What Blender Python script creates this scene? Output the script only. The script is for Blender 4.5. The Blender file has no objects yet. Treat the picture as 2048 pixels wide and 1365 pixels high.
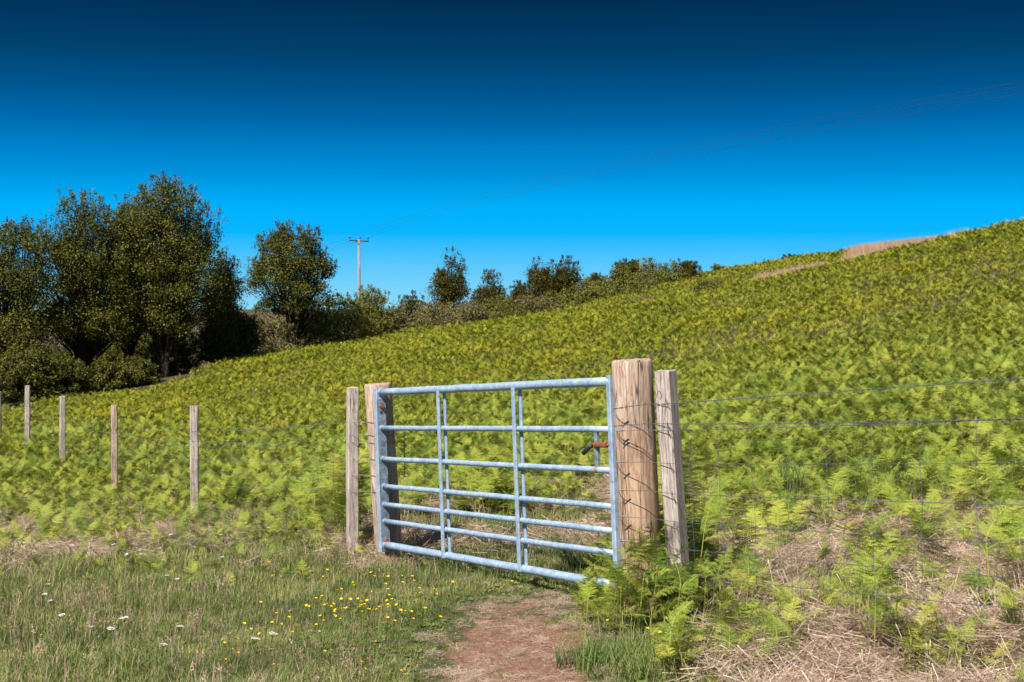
import bpy, math, random
import numpy as np
from mathutils import Vector, Matrix
R = math.radians
sc = bpy.context.scene
C = sc.collection

# ------------------------------------------------------------------ camera
EYE = 1.65
F = 2845.0                       # focal length in photograph pixels (50 mm)
PITCH = math.atan(72.5 / F)
cam_d = bpy.data.cameras.new('camera'); cam = bpy.data.objects.new('camera', cam_d); C.objects.link(cam)
cam.location = (0, 0, EYE); cam.rotation_euler = (math.pi / 2 - PITCH, 0, 0)
cam_d.lens = 50.0; cam_d.sensor_width = 36.0; cam_d.clip_start = 0.05; cam_d.clip_end = 6000
cam_d.dof.use_dof = True; cam_d.dof.focus_distance = 8.6; cam_d.dof.aperture_fstop = 10
sc.camera = cam
sc.render.resolution_x = 1024; sc.render.resolution_y = 682

# ------------------------------------------------------------------ light
EXPO = 0.75
sc.view_settings.view_transform = 'Standard'; sc.view_settings.look = 'None'
sc.view_settings.exposure = EXPO; sc.view_settings.gamma = 1.0
SUN_EL = R(50); SUN_AZ = R(213)    # compass bearing of the sun; north is +Y, so behind the camera and left
sun_dir = Vector((math.sin(SUN_AZ) * math.cos(SUN_EL), math.cos(SUN_AZ) * math.cos(SUN_EL), math.sin(SUN_EL)))
sd = bpy.data.lights.new('sun', 'SUN'); sd.energy = 5.0; sd.angle = R(0.53); sd.color = (1.0, 0.94, 0.86)
sun = bpy.data.objects.new('sun', sd); C.objects.link(sun)
sun.rotation_euler = sun_dir.to_track_quat('Z', 'Y').to_euler(); sun.location = (-8, -8, 20)

def srgb(r, g, b):
    f = lambda c: (c / 255 / 12.92) if c / 255 <= 0.04045 else ((c / 255 + 0.055) / 1.055) ** 2.4
    return (f(r), f(g), f(b), 1.0)

w = bpy.data.worlds.new('World'); sc.world = w; w.use_nodes = True
nt = w.node_tree; nt.nodes.clear()
N = nt.nodes.new; L = nt.links.new
out = N('ShaderNodeOutputWorld'); bg = N('ShaderNodeBackground'); L(bg.outputs[0], out.inputs[0])
sky = N('ShaderNodeTexSky'); sky.sky_type = 'NISHITA'; sky.sun_disc = False
sky.sun_elevation = SUN_EL; sky.sun_rotation = SUN_AZ; sky.air_density = 1.0; sky.dust_density = 0.3; sky.ozone_density = 3.0
tc = N('ShaderNodeTexCoord'); sep = N('ShaderNodeSeparateXYZ'); L(tc.outputs['Generated'], sep.inputs[0])
mr = N('ShaderNodeMapRange'); mr.inputs[1].default_value = 0.0; mr.inputs[2].default_value = 0.25
L(sep.outputs[2], mr.inputs[0])
ramp = N('ShaderNodeValToRGB'); L(mr.outputs[0], ramp.inputs[0])
stops = [(0.0, (140, 218, 250)), (0.0176, (112, 208, 252)), (0.038, (62, 192, 255)), (0.050, (10, 182, 255)), (0.066, (0, 178, 252)),
         (0.091, (0, 145, 220)), (0.126, (0, 104, 171)), (0.146, (0, 85, 142)), (0.170, (0, 66, 112)), (0.21, (0, 44, 80)), (0.25, (0, 38, 70))]
el = ramp.color_ramp.elements
while len(el) < len(stops): el.new(0.5)
k = 2 ** -EXPO
for e, (p, c) in zip(el, stops):
    e.position = p / 0.25; q = srgb(*c); e.color = (q[0] * k, q[1] * k, q[2] * k, 1)
sm = N('ShaderNodeMixRGB'); sm.blend_type = 'MULTIPLY'; sm.inputs[0].default_value = 1; sm.inputs[2].default_value = (0.06, 0.06, 0.06, 1)
L(sky.outputs[0], sm.inputs[1])
m2 = N('ShaderNodeMapRange'); m2.inputs[1].default_value = 0.25; m2.inputs[2].default_value = 0.5; L(sep.outputs[2], m2.inputs[0])
mx = N('ShaderNodeMixRGB'); L(m2.outputs[0], mx.inputs[0]); L(ramp.outputs[0], mx.inputs[1]); L(sm.outputs[0], mx.inputs[2])
L(mx.outputs[0], bg.inputs[0]); bg.inputs[1].default_value = 1.0

# ------------------------------------------------------------------ helpers
def pix(px, py, Y):
    """world point on the plane y=Y seen at a pixel of the 2048 x 1365 photograph (survey helper)"""
    u = (px - 1024) / F; v = (682.5 - py) / F
    dy = math.cos(PITCH) + v * math.sin(PITCH); dz = -math.sin(PITCH) + v * math.cos(PITCH)
    t = Y / dy
    return Vector((u * t, Y, EYE + dz * t))

def tag(o, label=None, cat=None, group=None, kind=None):
    if label: o['label'] = label
    if cat: o['category'] = cat
    if group: o['group'] = group
    if kind: o['kind'] = kind
    return o

def empty(name, loc, rot=(0, 0, 0)):
    o = bpy.data.objects.new(name, None); C.objects.link(o); o.location = loc; o.rotation_euler = rot
    o.empty_display_size = 0.1
    return o

def link(name, me, mats, parent=None, smooth=False):
    if not isinstance(mats, (list, tuple)): mats = [mats]
    if not me.materials:
        for m in mats: me.materials.append(m)
    if smooth: me.polygons.foreach_set('use_smooth', [True] * len(me.polygons))
    o = bpy.data.objects.new(name, me); C.objects.link(o)
    if parent is not None: o.parent = parent
    return o

class MB:
    """collects vertices and faces"""
    def __init__(s): s.v = []; s.f = []; s.m = []; s.n = 0
    def add(s, vs, fs, mi=0):
        vs = np.asarray(vs, float).reshape(-1, 3)
        s.v.append(vs)
        for f in fs: s.f.append([i + s.n for i in f]); s.m.append(mi)
        s.n += len(vs)
    def box(s, a, b, mi=0, bev=0.0):
        x0, y0, z0 = a; x1, y1, z1 = b
        if bev <= 0:
            vs = [(x, y, z) for z in (z0, z1) for y in (y0, y1) for x in (x0, x1)]
            s.add(vs, [(0, 2, 3, 1), (4, 5, 7, 6), (0, 1, 5, 4), (2, 6, 7, 3), (0, 4, 6, 2), (1, 3, 7, 5)], mi)
        else:   # chamfered vertical-ish prism
            c = bev; ring = [(x0 + c, y0), (x1 - c, y0), (x1, y0 + c), (x1, y1 - c), (x1 - c, y1), (x0 + c, y1), (x0, y1 - c), (x0, y0 + c)]
            vs = [(x, y, z0) for x, y in ring] + [(x, y, z1) for x, y in ring]
            s.add(vs, [tuple(range(7, -1, -1)), tuple(range(8, 16))] + [(i, (i + 1) % 8, 8 + (i + 1) % 8, 8 + i) for i in range(8)], mi)
    def tube(s, pts, rad, seg=8, mi=0, caps=True):
        pts = [Vector(p) for p in pts]
        if not isinstance(rad, (list, tuple)): rad = [rad] * len(pts)
        up = Vector((0, 0, 1)); vs = []
        t0 = (pts[1] - pts[0]).normalized()
        nrm = t0.cross(up)
        if nrm.length < 1e-3: nrm = t0.cross(Vector((1, 0, 0)))
        nrm.normalize()
        for i, p in enumerate(pts):
            t = (pts[min(i + 1, len(pts) - 1)] - pts[max(i - 1, 0)]).normalized()
            nrm = (nrm - t * nrm.dot(t)); 
            if nrm.length < 1e-5: nrm = t.orthogonal()
            nrm.normalize(); bn = t.cross(nrm)
            for j in range(seg):
                a = 2 * math.pi * j / seg
                vs.append(p + (nrm * math.cos(a) + bn * math.sin(a)) * rad[i])
        fs = [(i * seg + j, i * seg + (j + 1) % seg, (i + 1) * seg + (j + 1) % seg, (i + 1) * seg + j) for i in range(len(pts) - 1) for j in range(seg)]
        if caps: fs += [tuple(range(seg - 1, -1, -1)), tuple((len(pts) - 1) * seg + j for j in range(seg))]
        s.add([tuple(q) for q in vs], fs, mi)
    def mesh(s, name):
        me = bpy.data.meshes.new(name)
        v = np.concatenate(s.v) if s.v else np.zeros((0, 3))
        me.from_pydata(v.tolist(), [], s.f)
        me.polygons.foreach_set('material_index', s.m); me.update()
        return me
    def build(s, name, mats, parent=None, smooth=False): return link(name, s.mesh(name), mats, parent, smooth)

def quad_mesh(name, V):
    """V: (n,4,3) array of quads"""
    n = len(V); me = bpy.data.meshes.new(name)
    me.vertices.add(4 * n); me.vertices.foreach_set('co', V.reshape(-1).astype(np.float32))
    me.loops.add(4 * n); me.loops.foreach_set('vertex_index', np.arange(4 * n, dtype=np.int32))
    me.polygons.add(n); me.polygons.foreach_set('loop_start', np.arange(0, 4 * n, 4, dtype=np.int32))
    me.update(calc_edges=True); me.validate()
    return me

# ------------------------------------------------------------------ materials
def new_mat(name):
    m = bpy.data.materials.new(name); m.use_nodes = True
    nt = m.node_tree; b = nt.nodes['Principled BSDF']
    return m, nt, b
def node(nt, t, **kw):
    n = nt.nodes.new(t)
    for k_, v_ in kw.items(): setattr(n, k_, v_)
    return n
def setramp(r, st):
    el = r.color_ramp.elements
    while len(el) < len(st): el.new(0.5)
    for e, (p, c) in zip(el, st): e.position = p; e.color = (c[0], c[1], c[2], 1)

def leaf_mat(name, cols, scale=0.35, trans=0.35, rough=0.6, rnd=0.6, noise_sc=None, per_face=False, spec=0.08):
    """foliage: colour from a ramp driven by a per-plant random number and a world-space noise"""
    m, nt, b = new_mat(name)
    oi = node(nt, 'ShaderNodeObjectInfo'); geo = node(nt, 'ShaderNodeNewGeometry')
    no = node(nt, 'ShaderNodeTexNoise'); no.inputs['Scale'].default_value = scale; no.inputs['Detail'].default_value = 3
    nt.links.new(geo.outputs['Position'], no.inputs['Vector'])
    mp = node(nt, 'ShaderNodeMapRange'); mp.inputs[1].default_value = 0.3; mp.inputs[2].default_value = 0.7
    nt.links.new(no.outputs['Fac'], mp.inputs[0])
    src = oi.outputs['Random']
    if per_face: src = geo.outputs['Random Per Island']
    else:
        m1 = node(nt, 'ShaderNodeMath', operation='MULTIPLY'); nt.links.new(geo.outputs['Random Per Island'], m1.inputs[0]); m1.inputs[1].default_value = .35
        m0 = node(nt, 'ShaderNodeMath', operation='MULTIPLY_ADD'); nt.links.new(src, m0.inputs[0]); m0.inputs[1].default_value = .65; nt.links.new(m1.outputs[0], m0.inputs[2]); src = m0.outputs[0]
    mix = node(nt, 'ShaderNodeMath', operation='MULTIPLY'); nt.links.new(src, mix.inputs[0]); mix.inputs[1].default_value = rnd
    mul = node(nt, 'ShaderNodeMath', operation='MULTIPLY_ADD'); nt.links.new(mp.outputs[0], mul.inputs[0]); mul.inputs[1].default_value = 1 - rnd
    nt.links.new(mix.outputs[0], mul.inputs[2])
    r = node(nt, 'ShaderNodeValToRGB'); setramp(r, cols); nt.links.new(mul.outputs[0], r.inputs[0])
    nt.links.new(r.outputs[0], b.inputs['Base Color']); b.inputs['Roughness'].default_value = rough
    b.inputs['Specular IOR Level'].default_value = spec
    tr = node(nt, 'ShaderNodeBsdfTranslucent'); nt.links.new(r.outputs[0], tr.inputs[0])
    ms = node(nt, 'ShaderNodeMixShader'); ms.inputs[0].default_value = trans
    o = nt.nodes['Material Output']
    nt.links.new(b.outputs[0], ms.inputs[1]); nt.links.new(tr.outputs[0], ms.inputs[2]); nt.links.new(ms.outputs[0], o.inputs[0])
    return m

M = {}
BR = [(0.12, (0.04, 0.085, 0.014)), (0.3, (0.12, 0.18, 0.026)), (0.5, (0.235, 0.29, 0.04)), (0.72, (0.33, 0.37, 0.055)), (0.86, (0.45, 0.43, 0.07)), (0.93, (0.40, 0.21, 0.05))]
BRF = [(0.12, (0.06, 0.085, 0.010)), (0.35, (0.15, 0.18, 0.018)), (0.6, (0.26, 0.265, 0.024)), (0.85, (0.38, 0.34, 0.03)), (0.94, (0.36, 0.19, 0.03))]  # upslope fronds: graduated-filter darkening of the hill is put into this olive colour
M['frond'] = leaf_mat('bracken_frond', BR, 0.6, 0.15, 0.6, 0.8)
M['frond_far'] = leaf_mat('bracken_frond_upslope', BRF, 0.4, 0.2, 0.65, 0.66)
M['stem'] = leaf_mat('bracken_stem', [(0, (0.22, 0.25, 0.05)), (0.6, (0.33, 0.33, 0.07)), (1, (0.36, 0.26, 0.09))], 1, 0.0, 0.6, 0.8)
M['grass'] = leaf_mat('grass_blade', [(0.1, (0.05, 0.09, 0.022)), (0.35, (0.12, 0.17, 0.042)), (0.6, (0.22, 0.27, 0.075)), (.8, (0.38, 0.38, 0.14)), (1, (0.52, 0.43, 0.22))], 1.1, 0.3, 0.6, 0.6)
M['grass_dry'] = leaf_mat('grass_dry', [(0, (0.2, 0.15, 0.09)), (0.5, (0.36, 0.28, 0.17)), (1, (0.5, 0.42, 0.28))], 2, 0.15, 0.7, 0.8)
M['rush'] = leaf_mat('rush_blade', [(0, (0.035, 0.07, 0.03)), (0.6, (0.07, 0.12, 0.045)), (1, (0.14, 0.19, 0.07))], 2, 0.2, 0.45, 0.8, per_face=True)
M['straw'] = leaf_mat('dead_straw', [(0, (0.13, 0.075, 0.045)), (0.3, (0.36, 0.24, 0.165)), (0.65, (0.58, 0.44, 0.335)), (1, (0.76, 0.63, 0.51))], 2.5, 0.0, 0.7, 0.75, per_face=True)
M['tan'] = leaf_mat('tan_hill_grass', [(0, (0.34, 0.2, 0.11)), (0.5, (0.52, 0.36, 0.23)), (1, (0.68, 0.52, 0.38))], 0.6, 0.2, 0.7, 0.6)
M['seed'] = leaf_mat('seed_head', [(0, (0.3, 0.16, 0.11)), (0.5, (0.42, 0.27, 0.2)), (1, (0.55, 0.42, 0.32))], 2, 0.1, 0.8, 0.8)
M['tree'] = leaf_mat('tree_leaf', [(0, (0.024, 0.028, 0.004)), (0.45, (0.075, 0.082, 0.010)), (0.8, (0.16, 0.155, 0.02)), (1, (0.27, 0.24, 0.04))], 0.5, 0.2, 0.6, 0.65, per_face=True, spec=0.2)
M['tree_brown'] = leaf_mat('hawthorn_leaf', [(0, (0.028, 0.027, 0.005)), (0.5, (0.08, 0.074, 0.011)), (1, (0.17, 0.145, 0.024))], 0.5, 0.2, 0.55, 0.65, per_face=True)
M['bush'] = leaf_mat('gorse_leaf', [(0, (0.07, 0.08, 0.014)), (0.5, (0.17, 0.175, 0.034)), (1, (0.31, 0.29, 0.07))], 0.5, 0.25, 0.6, 0.6, per_face=True)
M['bush_grey'] = leaf_mat('scrub_leaf', [(0, (0.07, 0.065, 0.025)), (0.5, (0.165, 0.145, 0.05)), (1, (0.31, 0.26, 0.11))], 0.5, 0.15, 0.7, 0.6, per_face=True)
M['bark'] = leaf_mat('bark', [(0, (0.02, 0.016, 0.01)), (0.6, (0.05, 0.038, 0.025)), (1, (0.09, 0.07, 0.05))], 6, 0, 0.9, 0.2)
M['twig'] = leaf_mat('bare_twig', [(0, (0.16, 0.11, 0.08)), (1, (0.42, 0.33, 0.26))], 6, 0, 0.9, 0.4)
M['petal_y'] = leaf_mat('buttercup_petal', [(0, (0.75, 0.48, 0.01)), (1, (0.85, 0.66, 0.02))], 4, 0.2, 0.25, 0.8)
M['petal_o'] = leaf_mat('trefoil_petal', [(0, (0.8, 0.28, 0.02)), (1, (0.85, 0.45, 0.02))], 4, 0.2, 0.4, 0.8)
M['petal_w'] = leaf_mat('yarrow_petal', [(0, (0.62, 0.55, 0.5)), (1, (0.8, 0.77, 0.72))], 4, 0.2, 0.6, 0.8)
M['needle'] = leaf_mat('conifer_needle', [(0, (0.02, 0.045, 0.012)), (1, (0.06, 0.10, 0.025))], 4, 0.1, 0.5, 0.8, per_face=True)

def wood_mat(name, c_dark, c_mid, c_light, grain=26.0, crack=0.35, top=None):
    m, nt, b = new_mat(name); ln = nt.links.new
    tc = node(nt, 'ShaderNodeTexCoord')
    nw = node(nt, 'ShaderNodeTexNoise'); nw.inputs['Scale'].default_value = 5; nw.inputs['Detail'].default_value = 3; ln(tc.outputs['Object'], nw.inputs[0])
    wv = node(nt, 'ShaderNodeVectorMath', operation='MULTIPLY_ADD'); ln(nw.outputs['Color'], wv.inputs[0]); wv.inputs[1].default_value = (.05, .05, .5); ln(tc.outputs['Object'], wv.inputs[2])
    mp = node(nt, 'ShaderNodeMapping'); mp.inputs['Scale'].default_value = (1, 1, 0.07); ln(wv.outputs[0], mp.inputs[0])
    n1 = node(nt, 'ShaderNodeTexNoise'); n1.inputs['Scale'].default_value = grain * 2.6; n1.inputs['Detail'].default_value = 6; n1.inputs['Roughness'].default_value = 0.65; n1.inputs['Distortion'].default_value = 0.6
    ln(mp.outputs[0], n1.inputs[0])
    # broad patches
    mp2 = node(nt, 'ShaderNodeMapping'); mp2.inputs['Scale'].default_value = (1, 1, 0.35); ln(tc.outputs['Object'], mp2.inputs[0])
    n2 = node(nt, 'ShaderNodeTexNoise'); n2.inputs['Scale'].default_value = 9; n2.inputs['Detail'].default_value = 4; ln(mp2.outputs[0], n2.inputs[0])
    # drying cracks: thin dark lines
    mp3 = node(nt, 'ShaderNodeMapping'); mp3.inputs['Scale'].default_value = (1, 1, 0.045); ln(tc.outputs['Object'], mp3.inputs[0])
    n3 = node(nt, 'ShaderNodeTexNoise'); n3.inputs['Scale'].default_value = grain * 0.9; n3.inputs['Detail'].default_value = 2; ln(mp3.outputs[0], n3.inputs[0])
    ab = node(nt, 'ShaderNodeMath', operation='SUBTRACT'); ln(n3.outputs['Fac'], ab.inputs[0]); ab.inputs[1].default_value = 0.5
    ab2 = node(nt, 'ShaderNodeMath', operation='ABSOLUTE'); ln(ab.outputs[0], ab2.inputs[0])
    cr = node(nt, 'ShaderNodeMapRange'); cr.inputs[1].default_value = 0.0; cr.inputs[2].default_value = 0.018; cr.inputs[3].default_value = 1 - crack; cr.inputs[4].default_value = 1.0
    ln(ab2.outputs[0], cr.inputs[0])
    r = node(nt, 'ShaderNodeValToRGB'); setramp(r, [(0.3, c_dark), (0.5, c_mid), (0.7, c_light)]); ln(n1.outputs['Fac'], r.inputs[0])
    tint = node(nt, 'ShaderNodeValToRGB'); setramp(tint, [(0.35, (0.80, 0.74, 0.70)), (0.65, (1.12, 1.05, 1.0))]); ln(n2.outputs['Fac'], tint.inputs[0])
    mu = node(nt, 'ShaderNodeMixRGB', blend_type='MULTIPLY'); mu.inputs[0].default_value = 1; ln(r.outputs[0], mu.inputs[1]); ln(tint.outputs[0], mu.inputs[2])
    mu2 = node(nt, 'ShaderNodeMixRGB', blend_type='MULTIPLY'); mu2.inputs[0].default_value = 1; ln(mu.outputs[0], mu2.inputs[1]); ln(cr.outputs[0], mu2.inputs[2])
    col = mu2
    if top:   # weathered greyer head
        sp = node(nt, 'ShaderNodeSeparateXYZ'); ln(tc.outputs['Object'], sp.inputs[0])
        ad = node(nt, 'ShaderNodeMath', operation='MULTIPLY_ADD'); ln(n2.outputs['Fac'], ad.inputs[0]); ad.inputs[1].default_value = 0.5; ln(sp.outputs[2], ad.inputs[2])
        mm = node(nt, 'ShaderNodeMapRange'); mm.inputs[1].default_value = top[0] + 0.25; mm.inputs[2].default_value = top[1] + 0.25; ln(ad.outputs[0], mm.inputs[0])
        g = node(nt, 'ShaderNodeMixRGB', blend_type='MIX'); ln(mm.outputs[0], g.inputs[0])
        gg = node(nt, 'ShaderNodeMixRGB', blend_type='MULTIPLY'); gg.inputs[0].default_value = 1; ln(mu2.outputs[0], gg.inputs[1]); gg.inputs[2].default_value = (*top[2], 1)
        ln(mu2.outputs[0], g.inputs[1]); ln(gg.outputs[0], g.inputs[2]); col = g
    ln(col.outputs[0], b.inputs['Base Color']); b.inputs['Roughness'].default_value = 0.85; b.inputs['Specular IOR Level'].default_value = 0.2
    mul = node(nt, 'ShaderNodeMath', operation='MULTIPLY'); ln(n1.outputs['Fac'], mul.inputs[0]); ln(cr.outputs[0], mul.inputs[1])
    bp = node(nt, 'ShaderNodeBump'); bp.inputs['Strength'].default_value = 0.7; bp.inputs['Distance'].default_value = 0.006
    ln(mul.outputs[0], bp.inputs['Height']); ln(bp.outputs[0], b.inputs['Normal'])
    return m
M['wood_big'] = wood_mat('post_wood_orange', (0.17, 0.10, 0.06), (0.41, 0.28, 0.19), (0.62, 0.49, 0.38), 22, 0.85, top=(0.75, 1.2, (1.0, 1.12, 1.3)))
M['wood_mid'] = wood_mat('post_wood_pinkish', (0.2, 0.15, 0.115), (0.44, 0.345, 0.275), (0.6, 0.51, 0.43), 22, 0.7)
M['wood_grey'] = wood_mat('post_wood_grey', (0.22, 0.185, 0.165), (0.45, 0.395, 0.365), (0.66, 0.61, 0.60), 30, 0.7)
M['pole_wood'] = wood_mat('pole_wood', (0.17, 0.18, 0.19), (0.25, 0.26, 0.275), (0.34, 0.35, 0.36), 10, 0.3)

def galv(name, base, spot, metallic=0.25, rough=0.42, sc_=9.0, dirt=0.25):
    m, nt, b = new_mat(name); ln = nt.links.new
    tc = node(nt, 'ShaderNodeTexCoord')
    v = node(nt, 'ShaderNodeTexVoronoi'); v.inputs['Scale'].default_value = sc_ * 5; ln(tc.outputs['Object'], v.inputs[0])
    n = node(nt, 'ShaderNodeTexNoise'); n.inputs['Scale'].default_value = sc_; n.inputs['Detail'].default_value = 6; n.inputs['Roughness'].default_value = 0.7; ln(tc.outputs['Object'], n.inputs[0])
    r = node(nt, 'ShaderNodeValToRGB'); setramp(r, [(0.33, tuple(c * (1 - dirt) for c in base)), (0.5, base), (0.68, spot)]); ln(n.outputs['Fac'], r.inputs[0])
    hs = node(nt, 'ShaderNodeMixRGB', blend_type='MULTIPLY'); hs.inputs[0].default_value = 0.35
    bw = node(nt, 'ShaderNodeRGBToBW'); ln(v.outputs['Color'], bw.inputs[0])
    ln(r.outputs[0], hs.inputs[1]); ln(bw.outputs[0], hs.inputs[2])
    # small rust and lichen specks
    n3 = node(nt, 'ShaderNodeTexNoise'); n3.inputs['Scale'].default_value = 60; n3.inputs['Detail'].default_value = 3; ln(tc.outputs['Object'], n3.inputs[0])
    mr_ = node(nt, 'ShaderNodeMapRange'); mr_.inputs[1].default_value = 0.66; mr_.inputs[2].default_value = 0.72; ln(n3.outputs['Fac'], mr_.inputs[0])
    mx_ = node(nt, 'ShaderNodeMixRGB'); ln(mr_.outputs[0], mx_.inputs[0]); ln(hs.outputs[0], mx_.inputs[1]); mx_.inputs[2].default_value = (0.2, 0.16, 0.13, 1)
    ln(mx_.outputs[0], b.inputs['Base Color']); b.inputs['Metallic'].default_value = metallic
    rr = node(nt, 'ShaderNodeMapRange'); rr.inputs[3].default_value = rough - 0.08; rr.inputs[4].default_value = rough + 0.2; ln(n.outputs['Fac'], rr.inputs[0]); ln(rr.outputs[0], b.inputs['Roughness'])
    bp = node(nt, 'ShaderNodeBump'); bp.inputs['Strength'].default_value = 0.25; bp.inputs['Distance'].default_value = 0.002; ln(n3.outputs['Fac'], bp.inputs['Height']); ln(bp.outputs[0], b.inputs['Normal'])
    return m
M['gate'] = galv('gate_galvanised', (0.40, 0.53, 0.70), (0.50, 0.62, 0.77), dirt=.12)
M['gate_dark'] = galv('gate_spangle', (0.30, 0.38, 0.47), (0.5, 0.58, 0.66), 0.4, 0.4, 22, 0.45)
M['wire'] = galv('fence_wire', (0.16, 0.18, 0.22), (0.3, 0.32, 0.37), 0.4, 0.5, 20)
M['rust'] = galv('rusty_iron', (0.27, 0.085, 0.035), (0.42, 0.15, 0.06), 0.0, 0.8, 60, 0.5)
M['stain'] = galv('rust_stained_steel', (0.42, 0.27, 0.17), (0.55, 0.42, 0.32), 0.1, 0.6, 30)
def plain(name, c, rough=0.6, met=0.0):
    m, nt, b = new_mat(name)
    tc = node(nt, 'ShaderNodeTexCoord'); n = node(nt, 'ShaderNodeTexNoise'); n.inputs['Scale'].default_value = 30; nt.links.new(tc.outputs['Object'], n.inputs[0])
    r = node(nt, 'ShaderNodeValToRGB'); setramp(r, [(0.3, tuple(x * 0.7 for x in c)), (0.7, tuple(x * 1.2 for x in c))]); nt.links.new(n.outputs['Fac'], r.inputs[0])
    nt.links.new(r.outputs[0], b.inputs['Base Color']); b.inputs['Roughness'].default_value = rough; b.inputs['Metallic'].default_value = met
    return m
M['rubber'] = plain('black_rubber', (0.02, 0.022, 0.028), 0.5)
M['iron'] = plain('dark_iron', (0.05, 0.055, 0.06), 0.6)
M['ceramic'] = plain('insulator', (0.08, 0.05, 0.04), 0.3)
M['cable'] = plain('cable', (0.03, 0.05, 0.08), 0.5)

# ------------------------------------------------------------------ terrain
FH = 0.36      # typical height of the bracken canopy
ctrl = [(0, 0, 0), (-4, 0, 0), (4, 0, .3), (0, -15, 0), (-15, -15, -.3), (15, -15, .6), (0, 6.2, 0), (-2.2, 6.2, -.06), (2.2, 6.2, .14), (0, 3, 0), (1.8, 4.6, .1),
        (-.97, 10.26, -.24), (-.2, 8.9, -.11), (.53, 7.6, 0.0), (2.5, 9, .16), (1.8, 7.6, .12),
        (-1.18, 10.5, -.2), (-3.13, 14, -.48), (-4.98, 17.8, -.74), (-6.8, 21.5, -.87), (-8.5, 25, -.92), (-10.1, 28, -1.12),
        (-4, 8.5, -.22), (-5, 12, -.45), (0, 14, -.18), (3.5, 14, .25), (6, 14, .6)]
def cp(px, py, Y, h=FH):
    p = pix(px, py, Y); ctrl.append((p.x, p.y, p.z - h))
for a in [(0, 800, 40), (200, 782, 44), (330, 752, 46), (480, 708, 52), (600, 694, 58), (720, 668, 62), (856, 654, 66), (993, 636, 68), (1106, 622, 70), (1215, 590, 70), (1300, 577, 68), (1400, 572, 66),
          (1480, 582, 60), (1600, 552, 57), (1720, 516, 54), (1900, 468, 50), (2048, 437, 46), (2250, 395, 44),
          (1400, 547, 86), (1500, 531, 88), (1590, 511, 90), (1700, 503, 84), (1800, 487, 72), (1024, 760, 27), (1500, 700, 27), (2048, 620, 24), (700, 790, 27)]:
    cp(*a)
ctrl += [(12, 110, 3.4), (22, 105, 4.4), (30, 70, 5.2), (40, 45, 8), (30, 20, 5), (14, 8, 1.8), (-30, 40, -2.5), (-40, 80, -5), (-15, 80, -2.0), (0, 100, -1.5), (-30, 120, -5), (10, 140, -1), (40, 140, 2), (-20, 0, -.8), (-40, 0, -2), (60, 0, 8)]
ctrl = np.array(ctrl, float)
def tps_k(r2): return 0.5 * r2 * np.log(r2 + 1e-9)
_n = len(ctrl); _P = ctrl[:, :2]
_d = ((_P[:, None, :] - _P[None]) ** 2).sum(-1)
_A = np.zeros((_n + 3, _n + 3)); _A[:_n, :_n] = tps_k(_d) + np.eye(_n) * 0.02
_A[:_n, _n] = 1; _A[:_n, _n + 1:] = _P; _A[_n, :_n] = 1; _A[_n + 1:, :_n] = _P.T
_w = np.linalg.solve(_A, np.concatenate([ctrl[:, 2], [0, 0, 0]]))
def wav(x, y): return 0.5 * np.sin(x * 1.0 + 1.3 * np.sin(y * 0.7)) * np.sin(y * 1.1 + 1.1 * np.sin(x * 0.8 + 1))
def H(x, y):
    x = np.atleast_1d(np.asarray(x, float)); y = np.atleast_1d(np.asarray(y, float))
    xc = np.clip(x, -60, 60); yc = np.clip(y, -30, 150)
    out = np.zeros(x.shape)
    for i in range(0, x.size, 20000):
        s_ = slice(i, i + 20000); X = xc.ravel()[s_]; Y_ = yc.ravel()[s_]
        d2 = (X[:, None] - _P[None, :, 0]) ** 2 + (Y_[:, None] - _P[None, :, 1]) ** 2
        out.ravel()[s_] = tps_k(d2) @ _w[:_n] + _w[_n] + _w[_n + 1] * X + _w[_n + 2] * Y_
    far = np.clip((np.hypot(x, y - 40) - 100) / 150, 0, 1)
    out = out * (1 - far) + (-8) * far
    out = out + 0.05 * wav(x * 1.7, y * 1.7) + 0.02 * wav(x * 5, y * 5)
    strawm = np.clip(1 - np.hypot((x - 1.75) / 1.3, (y - 5.9) / 1.0), 0, 1)
    out = out + 0.10 * strawm
    dirt = np.clip(1 - np.hypot((x - .12) / .6, (y - 7.1) / 1.1), 0, 1)
    return out - 0.03 * dirt
def Hs(x, y): return float(H([x], [y])[0])

def axis(lo, hi, fine_lo, fine_hi, step, grow=1.12):
    a = list(np.arange(fine_lo, fine_hi + 1e-6, step)); s_ = step
    while a[-1] < hi: s_ *= grow; a.append(a[-1] + s_)
    s_ = step
    while a[0] > lo: s_ *= grow; a.insert(0, a[0] - s_)
    return np.array(a)
gx = axis(-3000, 3000, -8, 8, 0.10, 1.06); gy = axis(-200, 3000, 3, 16, 0.10, 1.05)
GX, GY = np.meshgrid(gx, gy); GZ = H(GX, GY)
nx, ny = len(gx), len(gy)
me = bpy.data.meshes.new('ground')
co = np.stack([GX, GY, GZ], -1).reshape(-1, 3)
me.vertices.add(len(co)); me.vertices.foreach_set('co', co.reshape(-1).astype(np.float32))
ii = (np.arange(ny - 1)[:, None] * nx + np.arange(nx - 1)[None]).reshape(-1)
fq = np.stack([ii, ii + 1, ii + 1 + nx, ii + nx], -1).astype(np.int32)
me.loops.add(fq.size); me.loops.foreach_set('vertex_index', fq.reshape(-1))
me.polygons.add(len(fq)); me.polygons.foreach_set('loop_start', np.arange(0, fq.size, 4, dtype=np.int32)); me.update(calc_edges=True)

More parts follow.
